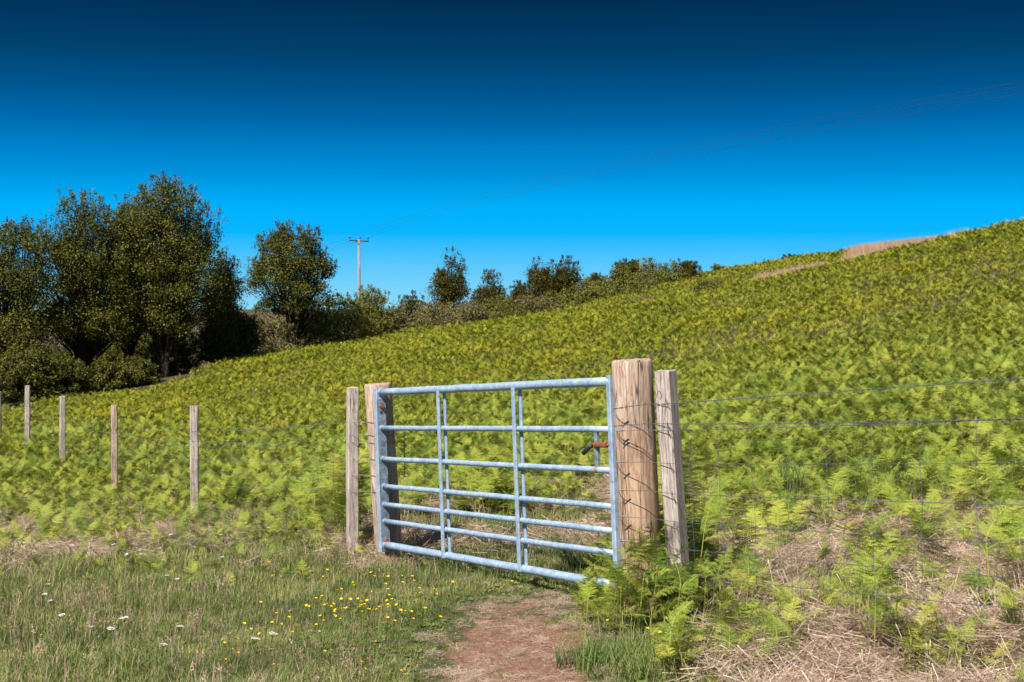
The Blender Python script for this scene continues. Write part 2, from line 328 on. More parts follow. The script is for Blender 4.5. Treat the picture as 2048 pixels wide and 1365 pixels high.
gm, nt, b = new_mat('ground_soil'); ln = nt.links.new
geo = node(nt, 'ShaderNodeNewGeometry')
def noise(sc_, det=5, vec=None, rough=0.6):
    n_ = node(nt, 'ShaderNodeTexNoise'); n_.inputs['Scale'].default_value = sc_; n_.inputs['Detail'].default_value = det; n_.inputs['Roughness'].default_value = rough
    ln(vec or geo.outputs['Position'], n_.inputs[0]); return n_
nA = noise(1.3); nB = noise(28, 8, rough=0.75); nC = noise(110, 4)
thatch = node(nt, 'ShaderNodeValToRGB'); setramp(thatch, [(0.34, (0.025, 0.024, 0.012)), (0.5, (0.07, 0.058, 0.03)), (0.66, (0.17, 0.125, 0.07))]); ln(nB.outputs['Fac'], thatch.inputs[0])
turf = node(nt, 'ShaderNodeValToRGB'); setramp(turf, [(0.3, (0.03, 0.042, 0.014)), (0.5, (0.075, 0.09, 0.032)), (0.7, (0.17, 0.15, 0.07))]); ln(nB.outputs['Fac'], turf.inputs[0])
soil = node(nt, 'ShaderNodeValToRGB'); setramp(soil, [(0.36, (0.11, 0.055, 0.036)), (0.5, (0.25, 0.135, 0.09)), (0.62, (0.44, 0.29, 0.20))])
av = node(nt, 'ShaderNodeMath', operation='MULTIPLY_ADD'); ln(nC.outputs['Fac'], av.inputs[0]); av.inputs[1].default_value = 0.5
hb = node(nt, 'ShaderNodeMath', operation='MULTIPLY'); ln(nB.outputs['Fac'], hb.inputs[0]); hb.inputs[1].default_value = 0.5; ln(hb.outputs[0], av.inputs[2]); ln(av.outputs[0], soil.inputs[0])
sp = node(nt, 'ShaderNodeSeparateXYZ'); ln(geo.outputs['Position'], sp.inputs[0])
# nearer than the bracken edge it is turf
my = node(nt, 'ShaderNodeMapRange'); my.inputs[1].default_value = 11.5; my.inputs[2].default_value = 9.5; 
addn = node(nt, 'ShaderNodeMath', operation='MULTIPLY_ADD'); ln(nA.outputs['Fac'], addn.inputs[0]); addn.inputs[1].default_value = 3; ln(sp.outputs[1], addn.inputs[2])
ln(addn.outputs[0], my.inputs[0]); my.inputs[1].default_value = 13; my.inputs[2].default_value = 11
g1 = node(nt, 'ShaderNodeMixRGB'); ln(my.outputs[0], g1.inputs[0]); ln(thatch.outputs[0], g1.inputs[1]); ln(turf.outputs[0], g1.inputs[2])
# trodden soil in front of the gate: an uneven ellipse
vs = node(nt, 'ShaderNodeVectorMath', operation='SUBTRACT'); ln(geo.outputs['Position'], vs.inputs[0]); vs.inputs[1].default_value = (0.02, 6.75, 0)
vm = node(nt, 'ShaderNodeVectorMath', operation='MULTIPLY'); ln(vs.outputs[0], vm.inputs[0]); vm.inputs[1].default_value = (1 / 0.32, 1 / 1.3, 0)
vl = node(nt, 'ShaderNodeVectorMath', operation='LENGTH'); ln(vm.outputs[0], vl.inputs[0])
nD = noise(5, 5); ad = node(nt, 'ShaderNodeMath', operation='MULTIPLY_ADD'); ln(nD.outputs['Fac'], ad.inputs[0]); ad.inputs[1].default_value = 1.3; ln(vl.outputs['Value'], ad.inputs[2])
dm = node(nt, 'ShaderNodeMapRange'); dm.inputs[1].default_value = 1.7; dm.inputs[2].default_value = 1.45; ln(ad.outputs[0], dm.inputs[0])
g2 = node(nt, 'ShaderNodeMixRGB'); ln(dm.outputs[0], g2.inputs[0]); ln(g1.outputs[0], g2.inputs[1]); ln(soil.outputs[0], g2.inputs[2])
ln(g2.outputs[0], b.inputs['Base Color']); b.inputs['Roughness'].default_value = 0.95; b.inputs['Specular IOR Level'].default_value = 0.1
bp = node(nt, 'ShaderNodeBump'); bp.inputs['Strength'].default_value = 0.8; bp.inputs['Distance'].default_value = 0.04; ln(av.outputs[0], bp.inputs['Height']); ln(bp.outputs[0], b.inputs['Normal'])
ground = link('ground', me, gm, smooth=True); tag(ground, kind='structure')

# fence line: x of the fence at a given y
_fy = np.array([-5, 4.6, 7.35, 7.61, 10.26, 10.5, 14, 17.8, 21.5, 25, 28, 60]); _fx = np.array([4.7, 1.66, .8, .53, -.97, -1.18, -3.13, -4.98, -6.8, -8.5, -10.1, -27])
def fence_x(y): return np.interp(y, _fy, _fx)

# ------------------------------------------------------------------ plant meshes
def leaf_quad(p, d, n_, l, w_):
    """a pointed leaflet from p along d, in the plane of d and side vector n_"""
    return [p, p + d * l * 0.45 + n_ * w_ * 0.5, p + d * l, p + d * l * 0.45 - n_ * w_ * 0.5]

def frond_geo(rng, Lb=.42, W=.26, nP=10, nS=7, a0=20, a1=75, base=Vector((0, 0, 0)), az=0.0, curl=False):
    """one bracken blade: rachis, paired pinnae, paired pinnules. returns quads and rachis points"""
    q = []; pts = []; p = base.copy(); ca, sa = math.cos(az), math.sin(az)
    n_seg = nP + 2; side0 = Vector((-sa, ca, 0)); tw = rng.uniform(-.25, .25)
    for i in range(n_seg + 1):
        t = i / n_seg; a = R(a0 + (a1 - a0) * t ** 0.8)
        if curl and t > .8: a += R(140) * (t - .8) / .2
        d = Vector((math.sin(a) * ca, math.sin(a) * sa, math.cos(a))); side = (side0 + d.cross(side0) * tw).normalized()
        up = d.cross(side)
        pts.append(p.copy())
        if 0 < i:
            wl = W * (1 - t) ** 0.75 * (0.55 + 0.45 * min(1, t * 6)) + 0.012
            wl *= rng.uniform(.85, 1.1)
            if curl: wl *= max(.15, 1 - t * 1.3)
            for s_ in (-1, 1):
                pd = (side * s_ + d * rng.uniform(.3, .5) + up * rng.uniform(-.25, .3)).normalized()
                droop = Vector((0, 0, -rng.uniform(.0, .35)))
                ns = max(2, int(nS * (wl / W) + 1.5))
                pn = up.cross(pd).normalized()
                for j in range(ns):
                    u = (j + .35) / ns
                    pp = p + pd * wl * u + droop * wl * u * u
                    ll = min(wl * 0.34 * (1 - u) ** .7 + 0.004, Lb / nP * rng.uniform(.55, .8) * (1 - .5 * u))
                    for s2 in (-1, 1):
                        dd = (pn * s2 + pd * .55).normalized()
                        q.append(leaf_quad(pp, dd, pd, ll, wl / ns * 0.66))
                # tip and midrib sliver
                q.append(leaf_quad(p + pd * wl * .02, (pd + droop * .5).normalized(), pn, wl * 1.03, wl * .035))
        p = p + d * (Lb / n_seg)
    return q, pts

def far_plant(name, rng, fm):
    """small bracken seen from afar: fronds of single-leaflet pinnae"""
    q = []; st = []
    for b_ in range(rng.choice([3, 4, 5])):
        az = rng.uniform(0, 6.28); ca, sa = math.cos(az), math.sin(az); h = rng.uniform(.12, .42); off = rng.uniform(0, .16)
        p = Vector((ca * off, sa * off, h)); st += tube_quads([Vector((ca * off * .6, sa * off * .6, -.05)), p], .005, .003)
        Lb = rng.uniform(.16, .28); W = rng.uniform(.06, .10); nP = 7; a0 = rng.uniform(15, 50); a1 = rng.uniform(60, 105)
        side = Vector((-sa, ca, rng.uniform(-.3, .3))).normalized()
        for i in range(nP + 1):
            t = i / nP; a = R(a0 + (a1 - a0) * t); d = Vector((math.sin(a) * ca, math.sin(a) * sa, math.cos(a)))
            wl = W * (1 - t) ** .8 + .01
            for s_ in (-1, 1):
                pd = (side * s_ + d * .5 + Vector((0, 0, rng.uniform(-.3, .2)))).normalized()
                q.append(leaf_quad(p, pd, d, wl, Lb / nP * rng.uniform(.7, 1.15)))
            p = p + d * (Lb / nP)
    return merge_mesh(name, [(arr(q), fm), (arr(st), M['stem'])])

def quads_to_mesh(name, q): return quad_mesh(name, np.array([[tuple(v) for v in f] for f in q], float))

def merge_mesh(name, parts):
    """parts: list of (quad array (n,4,3), material) -> one mesh with several materials"""
    V = np.concatenate([p for p, _ in parts]); me = quad_mesh(name, V)
    mi = np.concatenate([np.full(len(p), i) for i, (p, _) in enumerate(parts)]).astype(np.int32)
    if len(me.polygons) == len(mi): me.polygons.foreach_set('material_index', mi)
    for _, m in parts: me.materials.append(m)
    return me
def tube_quads(pts, r0, r1, seg=3):
    q = []; n_ = len(pts); rings = []
    for i, p in enumerate(pts):
        t = (pts[min(i + 1, n_ - 1)] - pts[max(i - 1, 0)]).normalized(); a = t.orthogonal().normalized(); b_ = t.cross(a)
        r_ = r0 + (r1 - r0) * i / (n_ - 1)
        rings.append([p + (a * math.cos(2 * math.pi * j / seg) + b_ * math.sin(2 * math.pi * j / seg)) * r_ for j in range(seg)])
    for i in range(n_ - 1):
        for j in range(seg): q.append([rings[i][j], rings[i][(j + 1) % seg], rings[i + 1][(j + 1) % seg], rings[i + 1][j]])
    return q
arr = lambda q: np.array([[tuple(v) for v in f] for f in q], float).reshape(-1, 4, 3)

def stipe_pts(rng, h, lean):
    az = rng.uniform(0, 6.28)
    return [Vector((math.cos(az) * lean * t * t, math.sin(az) * lean * t * t, -0.05 + (h + 0.05) * t)) for t in (0, .35, .7, 1)]

def fern_proto(name, rng, fm, nP, nS, blades=3, h=.4, Lb=.42, W=.25):
    """single-mesh bracken for the dense field"""
    q = []; st = []
    sp_ = stipe_pts(rng, h, rng.uniform(.02, .1)); st += tube_quads(sp_, .005, .003)
    top = sp_[-1]; az = rng.uniform(0, 6.28)
    for b_ in range(blades):
        if b_ == 0: bb, a0, a1, LL, WW, z = top, rng.uniform(5, 25), rng.uniform(50, 85), Lb, W, az
        else:
            f_ = rng.uniform(.75, .98); bb = sp_[2].lerp(sp_[3], f_ - .4 if f_ > .4 else 0); a0, a1 = rng.uniform(45, 65), rng.uniform(70, 100)
            LL, WW = Lb * rng.uniform(.6, .85), W * .75; z = az + (1 if b_ == 1 else -1) * rng.uniform(1.0, 1.6)
        qq, pts = frond_geo(rng, LL, WW, nP, nS, a0, a1, bb, z, curl=(b_ == 0 and rng.random() < .2))
        q += qq; st += tube_quads(pts[::3] + [pts[-1]], .003, .001)
    me = merge_mesh(name, [(arr(q), fm), (arr(st), M['stem'])])
    return me

def proto_obj(name, me):
    return bpy.data.objects.new(name, me)

def stuff(name, label, cat, protos, P, rz, scl, idx, tilt=None, group=None):
    """ONE object: an uncountable cover of small plants standing on points"""
    col = bpy.data.collections.new(name + '_plants')
    for i, p in enumerate(protos): col.objects.link(p)
    me = bpy.data.meshes.new(name); n_ = len(P)
    me.vertices.add(n_); me.vertices.foreach_set('co', np.asarray(P, np.float32).reshape(-1))
    rot = np.zeros((n_, 3), np.float32); rot[:, 2] = rz
    if tilt is not None: rot[:, 0] = tilt[:, 0]; rot[:, 1] = tilt[:, 1]
    a = me.attributes.new('rot', 'FLOAT_VECTOR', 'POINT'); a.data.foreach_set('vector', rot.reshape(-1))
    a = me.attributes.new('scl', 'FLOAT', 'POINT'); a.data.foreach_set('value', np.asarray(scl, np.float32))
    a = me.attributes.new('idx', 'INT', 'POINT'); a.data.foreach_set('value', np.asarray(idx, np.int32))
    o = bpy.data.objects.new(name, me); C.objects.link(o)
    ng = bpy.data.node_groups.new(name + '_scatter', 'GeometryNodeTree')
    ng.interface.new_socket('Geometry', in_out='INPUT', socket_type='NodeSocketGeometry'); ng.interface.new_socket('Geometry', in_out='OUTPUT', socket_type='NodeSocketGeometry')
    gi = ng.nodes.new('NodeGroupInput'); go = ng.nodes.new('NodeGroupOutput')
    ci = ng.nodes.new('GeometryNodeCollectionInfo'); ci.inputs['Collection'].default_value = col
    ci.inputs['Separate Children'].default_value = True; ci.inputs['Reset Children'].default_value = True
    ip = ng.nodes.new('GeometryNodeInstanceOnPoints'); ip.inputs['Pick Instance'].default_value = True
    def att(nm, dt):
        q_ = ng.nodes.new('GeometryNodeInputNamedAttribute'); q_.data_type = dt; q_.inputs['Name'].default_value = nm
        return [s for s in q_.outputs if s.enabled and s.name == 'Attribute'][0]
    ng.links.new(gi.outputs[0], ip.inputs['Points']); ng.links.new(ci.outputs[0], ip.inputs['Instance'])
    er = ng.nodes.new('FunctionNodeEulerToRotation'); ng.links.new(att('rot', 'FLOAT_VECTOR'), er.inputs[0]); ng.links.new(er.outputs[0], ip.inputs['Rotation'])
    ng.links.new(att('scl', 'FLOAT'), ip.inputs['Scale']); ng.links.new(att('idx', 'INT'), ip.inputs['Instance Index'])
    ng.links.new(ip.outputs[0], go.inputs[0])
    md = o.modifiers.new('scatter', 'NODES'); md.node_group = ng
    tag(o, label, cat, group, 'stuff')
    return o

nr = np.random.default_rng(11)
def scatter(n_, x0, x1, y0, y1, dens, seedr=None):
    """rejection sampling in world metres: dens(x,y) in 0..1"""
    x = nr.uniform(x0, x1, n_); y = nr.uniform(y0, y1, n_)
    keep = (nr.random(n_) < dens(x, y)) & (np.abs(x) < 0.37 * y + 1.3)
    x, y = x[keep], y[keep]
    return np.stack([x, y, H(x, y)], -1)
def vnoise(x, y, s_, seed=0):
    """smooth value noise 0..1"""
    x = x * s_ + 31.7 * seed + 1000; y = y * s_ + 17.3 * seed + 1000
    xi = np.floor(x); yi = np.floor(y); fx_ = x - xi; fy_ = y - yi
    h_ = lambda a, b_: np.modf(np.abs(np.sin(a * 127.1 + b_ * 311.7 + seed * 7.7) * 43758.5453))[0]
    u = fx_ * fx_ * (3 - 2 * fx_); v = fy_ * fy_ * (3 - 2 * fy_)
    return (h_(xi, yi) * (1 - u) + h_(xi + 1, yi) * u) * (1 - v) + (h_(xi, yi + 1) * (1 - u) + h_(xi + 1, yi + 1) * u) * v
ss = lambda a, b_, v: np.clip((v - a) / (b_ - a), 0, 1)

# edge of the dense bracken: y beyond which it grows, as a function of x
def edge_y(x): return np.interp(x, [-12, -6, -4, -2.5, -1.3, -.9, 0.3, 1.0, 2.0, 4, 8], [11.0, 10.7, 11.0, 10.6, 10.6, 12.6, 11.8, 10.4, 9.3, 9.0, 9.0])

# ------------------------------------------------------------------ dense bracken field
rg = random.Random(5)
near_f = [proto_obj('bracken_plant', fern_proto('bracken_near', rg, M['frond'], 10, 7, blades=rg.choice([2, 3, 4]), h=rg.uniform(.14, .42), Lb=rg.uniform(.18, .29), W=rg.uniform(.08, .125))) for _ in range(8)]
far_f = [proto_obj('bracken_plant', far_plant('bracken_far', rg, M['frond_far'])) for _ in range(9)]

def d_near(x, y):
    soft = np.interp(x, [-2.5, -1.4, -1.1], [5.5, 3.0, .9])
    e = ss(-.7, soft, y - edge_y(x) + (vnoise(x, y, 1.2, 1) - .5) * np.interp(x, [-2, -1], [3.0, 1.6]))
    gaps = 1 - 0.9 * ss(.60, .70, vnoise(x, y, .6, 2)) * ss(20, 12, y)
    gaps = gaps * (1 - .8 * ss(.62, .72, vnoise(x, y, 1.7, 33)))
    left = ss(.9, -.8, x - fence_x(y)) * ss(.32, .5, vnoise(x, y, .8, 5))
    d = e * gaps * (1 - .8 * left) * (1 - .3 * ss(.6, -.6, x - fence_x(y)))
    # open growth between the right-hand fence and the dense bracken
    rb = (x > fence_x(y) + .12) * (x > .9) * (y > 4.6) * .30 * ss(.35, .6, vnoise(x, y, 1.3, 51))
    rb = np.maximum(rb, (x > .62) * (y > 5.5) * (x < fence_x(y) + .12) * .30 * ss(.3, .6, vnoise(x, y, 2.1, 53)))
    d = d * (1 - .65 * ss(.5, .66, vnoise(x, y, 2.3, 54)) * ss(20, 15, y) * (x < fence_x(y) + 1.6) * (x < -.9))
    lb_ = (x < -1.1) * .34 * ss(8.9, 10.6, y) * ss(.3, .6, vnoise(x, y, 1.5, 52))
    return np.maximum(np.maximum(d, rb), lb_) * ss(31, 19, y)
P = scatter(135000, -13, 13, 4.6, 31, d_near)
n_ = len(P); print('near bracken', n_)
P[:, 2] -= 0.03
edg = ss(1.4, .2, P[:, 1] - edge_y(P[:, 0])) * (P[:, 0] > -.9)
sc_n = nr.uniform(.34, .72, n_) * np.where((P[:, 0] > .8) & (P[:, 1] < 9), .8, 1) * (.75 + .4 * vnoise(P[:, 0], P[:, 1], 1.3, 3)) * (1 + .35 * edg) * (1 - .3 * ss(13, 10, P[:, 1]) * (P[:, 0] < -1))
stuff('bracken_field', 'dense bright green bracken covering the field behind the fence', 'bracken', near_f, P, nr.uniform(0, 6.28, n_), sc_n, nr.integers(0, len(near_f), n_), tilt=nr.normal(0, .16, (n_, 2)))

def limit_y(x, y):
    """far edge of the bracken: the row of scrub on the left, the crest on the right"""
    r_ = x / y
    return np.interp(r_, [-.40, -.36, -.24, -.19, -.15, -.11, -.06, 0, .03, .067, .10, .13, .16, .4], [38, 40, 46, 52, 58, 62, 66, 68, 70, 70, 80, 98, 100, 100])
tanband = lambda x, y: None
def tan_mask(x, y):
    r_ = x / y
    a = ss(.150, .165, r_) * ss(.222, .212, r_) * ss(58.5, 60, y) * ss(67, 65, y) * ss(.36, .46, vnoise(x, y, .35, 9) + .15)
    yc = np.interp(r_, [.235, .31], [58, 52]); b_ = ss(.232, .245, r_) * ss(.322, .31, r_) * ss(0, 2, y - yc) * (y < yc + 24) * ss(.1, .3, vnoise(x, y, .5, 19))
    return np.clip(a + b_, 0, 1)
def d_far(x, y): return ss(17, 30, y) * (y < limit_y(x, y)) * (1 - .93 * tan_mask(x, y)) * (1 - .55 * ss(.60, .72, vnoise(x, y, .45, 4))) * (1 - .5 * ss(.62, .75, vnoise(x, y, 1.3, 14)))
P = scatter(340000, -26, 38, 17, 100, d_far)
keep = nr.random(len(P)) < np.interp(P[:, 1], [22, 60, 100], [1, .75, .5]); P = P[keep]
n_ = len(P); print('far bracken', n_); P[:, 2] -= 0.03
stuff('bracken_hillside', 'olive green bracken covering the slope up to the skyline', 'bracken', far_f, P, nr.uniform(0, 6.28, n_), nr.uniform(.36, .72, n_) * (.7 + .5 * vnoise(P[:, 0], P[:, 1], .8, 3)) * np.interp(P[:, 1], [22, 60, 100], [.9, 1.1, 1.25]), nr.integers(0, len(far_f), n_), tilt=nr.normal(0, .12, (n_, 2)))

# ------------------------------------------------------------------ grass, straw
def blade(q, p, h, w_, az, bend, seg=3):
    d = Vector((math.cos(az), math.sin(az), 0)); s_ = Vector((-d.y, d.x, 0)); pr = None
    for i in range(seg + 1):
        t = i / seg; c = p + Vector((0, 0, h * t * (1 - .25 * bend * t))) + d * (h * bend * t * t); ww = w_ * (1 - t) ** .6 + 0.0003
        cur = (c - s_ * ww * .5, c + s_ * ww * .5)
        if pr: q.append([pr[0], pr[1], cur[1], cur[0]])
        pr = cur
def tuft(name, rng, mat, nb, rad, h0, h1, w_, bend=.8, dry=0.0):
    q = []; qd = []
    for _ in range(nb):
        a = rng.uniform(0, 6.28); r_ = rad * math.sqrt(rng.random())
        blade(qd if rng.random() < dry else q, Vector((r_ * math.cos(a), r_ * math.sin(a), -.01)), rng.uniform(h0, h1), w_ * rng.uniform(.6, 1.2), rng.uniform(0, 6.28), bend * rng.uniform(.1, 1.3), 2)
    parts = [(arr(q), mat)]
    if qd: parts.append((arr(qd), M['grass_dry']))
    return merge_mesh(name, parts)
def seedhead(name, rng, mat, n_=4, h=.16):
    q = []; s_ = []
    for _ in range(n_):
        a = rng.uniform(0, 6.28); r_ = .05 * rng.random(); hh = h * rng.uniform(.6, 1.1)
        p0 = Vector((r_ * math.cos(a), r_ * math.sin(a), 0)); p1 = p0 + Vector((rng.uniform(-.03, .03), rng.uniform(-.03, .03), hh))
        s_ += tube_quads([p0, p1], .0012, .0008)
        for j in range(7):
            d = Vector((rng.gauss(0, 1), rng.gauss(0, 1), rng.gauss(0, 1))).normalized(); n2 = d.orthogonal().normalized()
            q.append(leaf_quad(p1 - Vector((0, 0, rng.uniform(0, .03))), d, n2, .009, .005))
    return merge_mesh(name, [(arr(q), mat), (arr(s_), M['grass_dry'])])
gp = [proto_obj('grass_tuft', tuft('grass_short', rg, M['grass'], 26, .055, .025, .085, .0042, .9, .14)) for _ in range(5)]
gp += [proto_obj('grass_tuft', tuft('grass_mid', rg, M['grass'], 20, .05, .06, .15, .0045, .7, .2)) for _ in range(3)]
gp += [proto_obj('grass_tuft', tuft('grass_drytuft', rg, M['grass_dry'], 18, .06, .03, .11, .0035, .9)) for _ in range(2)]
gp += [proto_obj('grass_tuft', seedhead('grass_seed', rg, M['seed'])) for _ in range(3)]
def dirt_r(x, y): return np.hypot((x - .02) / .32, (y - 6.75) / 1.3) + (vnoise(x, y, 3.5, 6) - .5) * 1.2 + (vnoise(x, y, 11, 61) - .5) * .5
def side(x, y): return x - fence_x(y)
def d_grass(x, y):
    base = ss(13.2, 10.6, (y - 3.6 * ss(-1.0, -1.6, x)) + (vnoise(x, y, .9, 7) - .5) * 1.5)
    strawz = ss(.9, 1.3, x + (vnoise(x, y, 1.5, 8) - .5) * .9) * ss(4, 4.6, y)
    return base * ss(.6, 1.15, dirt_r(x, y)) * (1 - .55 * strawz) * (y > 4.3)
P = scatter(84000, -8, 5.5, 4.3, 17.5, d_grass); n_ = len(P); print('grass', n_)
vn = vnoise(P[:, 0], P[:, 1], 1.1, 12); tallz = ss(8.2, 9.6, P[:, 1]) 
u = nr.random(n_); idx = np.where(u < .60, nr.integers(0, 5, n_), np.where(u < .74 + .1 * tallz, nr.integers(5, 8, n_), np.where(u < .74 + .1 * tallz + .10 * (vn > .45), nr.integers(8, 10, n_), np.where((P[:, 0] < -.6) & (u < .885), nr.integers(10, 13, n_), nr.integers(0, 5, n_)))))
near_d = np.clip(dirt_r(P[:, 0], P[:, 1]) - 1, 0, 1.5) / 1.5
buttery = ss(1.3, .6, np.hypot((P[:, 0] + .75) / 1.2, (P[:, 1] - 7.6) / 1.3))
scl = nr.uniform(.65, 1.2, n_) * (.5 + .5 * near_d) * (1 - .4 * buttery) * (.75 + .5 * vnoise(P[:, 0], P[:, 1], 2.2, 14))
stuff('grass', 'short rough grass with dry blades covering the foreground', 'grass', gp, P, nr.uniform(0, 6.28, n_), scl, idx, tilt=nr.normal(0, .1, (n_, 2)))

# dead straw and bracken litter
def litter(name, rng, nb, rad, l0, l1, w_, flat=.25):
    q = []
    for _ in range(nb):
        a = rng.uniform(0, 6.28); r_ = rad * math.sqrt(rng.random()); p = Vector((r_ * math.cos(a), r_ * math.sin(a), rng.uniform(0, .07)))
        az = rng.gauss(0, .9); l = rng.uniform(l0, l1); el_ = rng.gauss(.08, flat)
        d = Vector((math.cos(az) * math.cos(el_), math.sin(az) * math.cos(el_), math.sin(el_)))
        kink = Vector((rng.gauss(0, .12), rng.gauss(0, .12), rng.gauss(-.05, .1)))
        pts = [p - d * l / 2, p + kink * l * .3, p + d * l / 2]
        q += tube_quads(pts, w_ * rng.uniform(.5, 1.3), w_ * .3, 3)
    return quad_mesh(name, arr(q))
def lit_proto(*a):
    me = litter(*a); me.materials.append(M['straw']); return proto_obj('dead_stalks', me)
lp = [lit_proto('litter_fine', rg, 70, .14, .06, .26, .0015, .3) for _ in range(4)] + [lit_proto('litter_long', rg, 18, .16, .18, .45, .0021, .22) for _ in range(3)] + [lit_proto('litter_up', rg, 14, .1, .15, .4, .002, .7) for _ in range(2)]
def d_straw(x, y):
    right = ss(.95, 1.35, x - .12 * (y - 6) + (vnoise(x, y, 1.6, 8) - .5) * .9) * ss(11, 9, y) * (.2 + .8 * ss(.38, .55, vnoise(x, y, 1.4, 22)))
    r2 = ss(.75, 1.1, x) * ss(7.0, 6.4, y)
    gatez = ss(1.0, 1.8, y - np.interp(x, [-1.2, .6], [9.6, 8.6])) * ss(14.5, 13, y) * (x > -1.3) * (x < 1.8) * ss(.35, .55, vnoise(x, y, 1.1, 21)) * .8
    left = ss(9.8, 11, y) * ss(19, 15, y) * (x < -1.0) * (.15 + .85 * ss(.42, .6, vnoise(x, y, .75, 5))) * .7
    post = ss(.6, .1, np.hypot(x + 1.05, y - 10.3)) * .9
    return np.clip(right + r2 + gatez + left + post, 0, 1) * (y > 4.2)
def d_crumb(x, y): return .55 * ss(1.7, .9, dirt_r(x, y)) * (.25 + .75 * ss(.4, .6, vnoise(x, y, 4, 44)))
P = scatter(21000, -8, 6, 4.2, 20, d_straw); n_ = len(P); print('straw', n_)
P[:, 2] += 0.01 + .10 * vnoise(P[:, 0], P[:, 1], 1.8, 30) * (P[:, 0] > .9)
u = nr.random(n_); idx = np.where(u < .68, nr.integers(0, 4, n_), np.where(u < .93, nr.integers(4, 7, n_), nr.integers(7, 9, n_)))
stuff('dead_bracken_litter', 'pale tan dead bracken stalks matted over the ground', 'litter', lp, P, nr.uniform(0, 6.28, n_), nr.uniform(.6, 1.15, n_), idx, tilt=nr.normal(0, .22, (n_, 2)))

P = scatter(5000, -1.5, 1.6, 5, 9.3, d_crumb); n_ = len(P)
stuff('soil_litter', 'crumbs of dry straw and stalks strewn over the bare soil', 'litter', lp[:4], P, nr.uniform(0, 6.28, n_), nr.uniform(.12, .4, n_), nr.integers(0, 4, n_), tilt=nr.normal(0, .1, (n_, 2)))

# clods and grit on the soil
def clod(name, rng):
    import bmesh
    bm = bmesh.new(); bmesh.ops.create_icosphere(bm, subdivisions=1, radius=1)
    for v in bm.verts: v.co *= rng.uniform(.6, 1.15); v.co.z *= .6
    me = bpy.data.meshes.new(name); bm.to_mesh(me); bm.free(); me.materials.append(M['clod']); return proto_obj('clod', me)
M['clod'] = leaf_mat('soil_clod', [(0, (0.07, 0.035, 0.022)), (.6, (0.2, 0.11, 0.075)), (1, (0.42, 0.32, 0.25))], 5, 0, .9, .8)
P = scatter(26000, -1.2, 1.4, 5, 9.2, lambda x, y: ss(1.9, 1.0, dirt_r(x, y)) * (.2 + .8 * ss(.4, .6, vnoise(x, y, 5, 47)))); n_ = len(P)
stuff('soil_clods', 'small crumbs and clods of reddish earth on the bare patch', 'soil', [clod('clod', rg) for _ in range(4)], P, nr.uniform(0, 6.28, n_), .0022 + .007 * nr.random(n_) ** 4, nr.integers(0, 4, n_))

# tan dry grass strips on the upper hill
tp = [proto_obj('tan_tuft', tuft('tan_grass', rg, M['tan'], 40, .25, .35, .75, .016, .35)) for _ in range(4)]
P = scatter(40000, 6, 30, 50, 86, tan_mask); n_ = len(P); print('tan', n_)
stuff('dry_hill_grass', 'strips of pink-tan dry grass near the crest of the hill', 'grass', tp, P, nr.uniform(0, 6.28, n_), nr.uniform(.45, 1.0, n_), nr.integers(0, 4, n_), tilt=nr.normal(0, .1, (n_, 2)))

# upright rough growth among the straw on the right
rp = [proto_obj('rough_tuft', tuft('rough_tuft', rg, M['grass'], 16, .06, .12, .34, .0038, .45, .45)) for _ in range(4)] + [proto_obj('rough_tuft', tuft('rough_dry', rg, M['grass_dry'], 12, .08, .15, .45, .003, .35)) for _ in range(2)]
P = scatter(6500, .7, 6, 4.3, 11.5, lambda x, y: ss(.8, 1.3, x) * ss(11.5, 9, y) * ss(.35, .6, vnoise(x, y, 1.7, 71)) * np.interp(y, [4.3, 6.4, 7.2], [.25, .35, 1])); n_ = len(P)
stuff('rough_growth', 'upright wisps of dry and green grass among the straw on the right', 'grass', rp, P, nr.uniform(0, 6.28, n_), nr.uniform(.5, 1.1, n_), nr.integers(0, 6, n_), tilt=nr.normal(0, .12, (n_, 2)))

# broad leafed herbs low in the turf by the soil patch
def rosette(name, rng):
    q = []
    for i in range(14):
        a = rng.uniform(0, 6.28); el_ = rng.uniform(.1, .9); d = Vector((math.cos(a) * math.cos(el_), math.sin(a) * math.cos(el_), math.sin(el_)))
        s_ = Vector((-math.sin(a), math.cos(a), 0)); l = rng.uniform(.02, .05)
        q.append(leaf_quad(Vector((rng.uniform(-.03, .03), rng.uniform(-.03, .03), rng.uniform(0, .02))), d, s_, l, l * .55))
    me = quad_mesh(name, arr(q)); me.materials.append(M['grass']); return proto_obj('herb', me)
hp = [rosette('herb', rg) for _ in range(4)]
P = scatter(9000, -4, 1.4, 5, 10, lambda x, y: ss(.8, 1.2, dirt_r(x, y)) * ss(.4, .6, vnoise(x, y, 1.5, 40))); n_ = len(P)
stuff('low_herbs', 'small leafy herbs creeping among the short grass', 'ground cover', hp, P, nr.uniform(0, 6.28, n_), nr.uniform(.25, .6, n_), nr.integers(0, 4, n_))

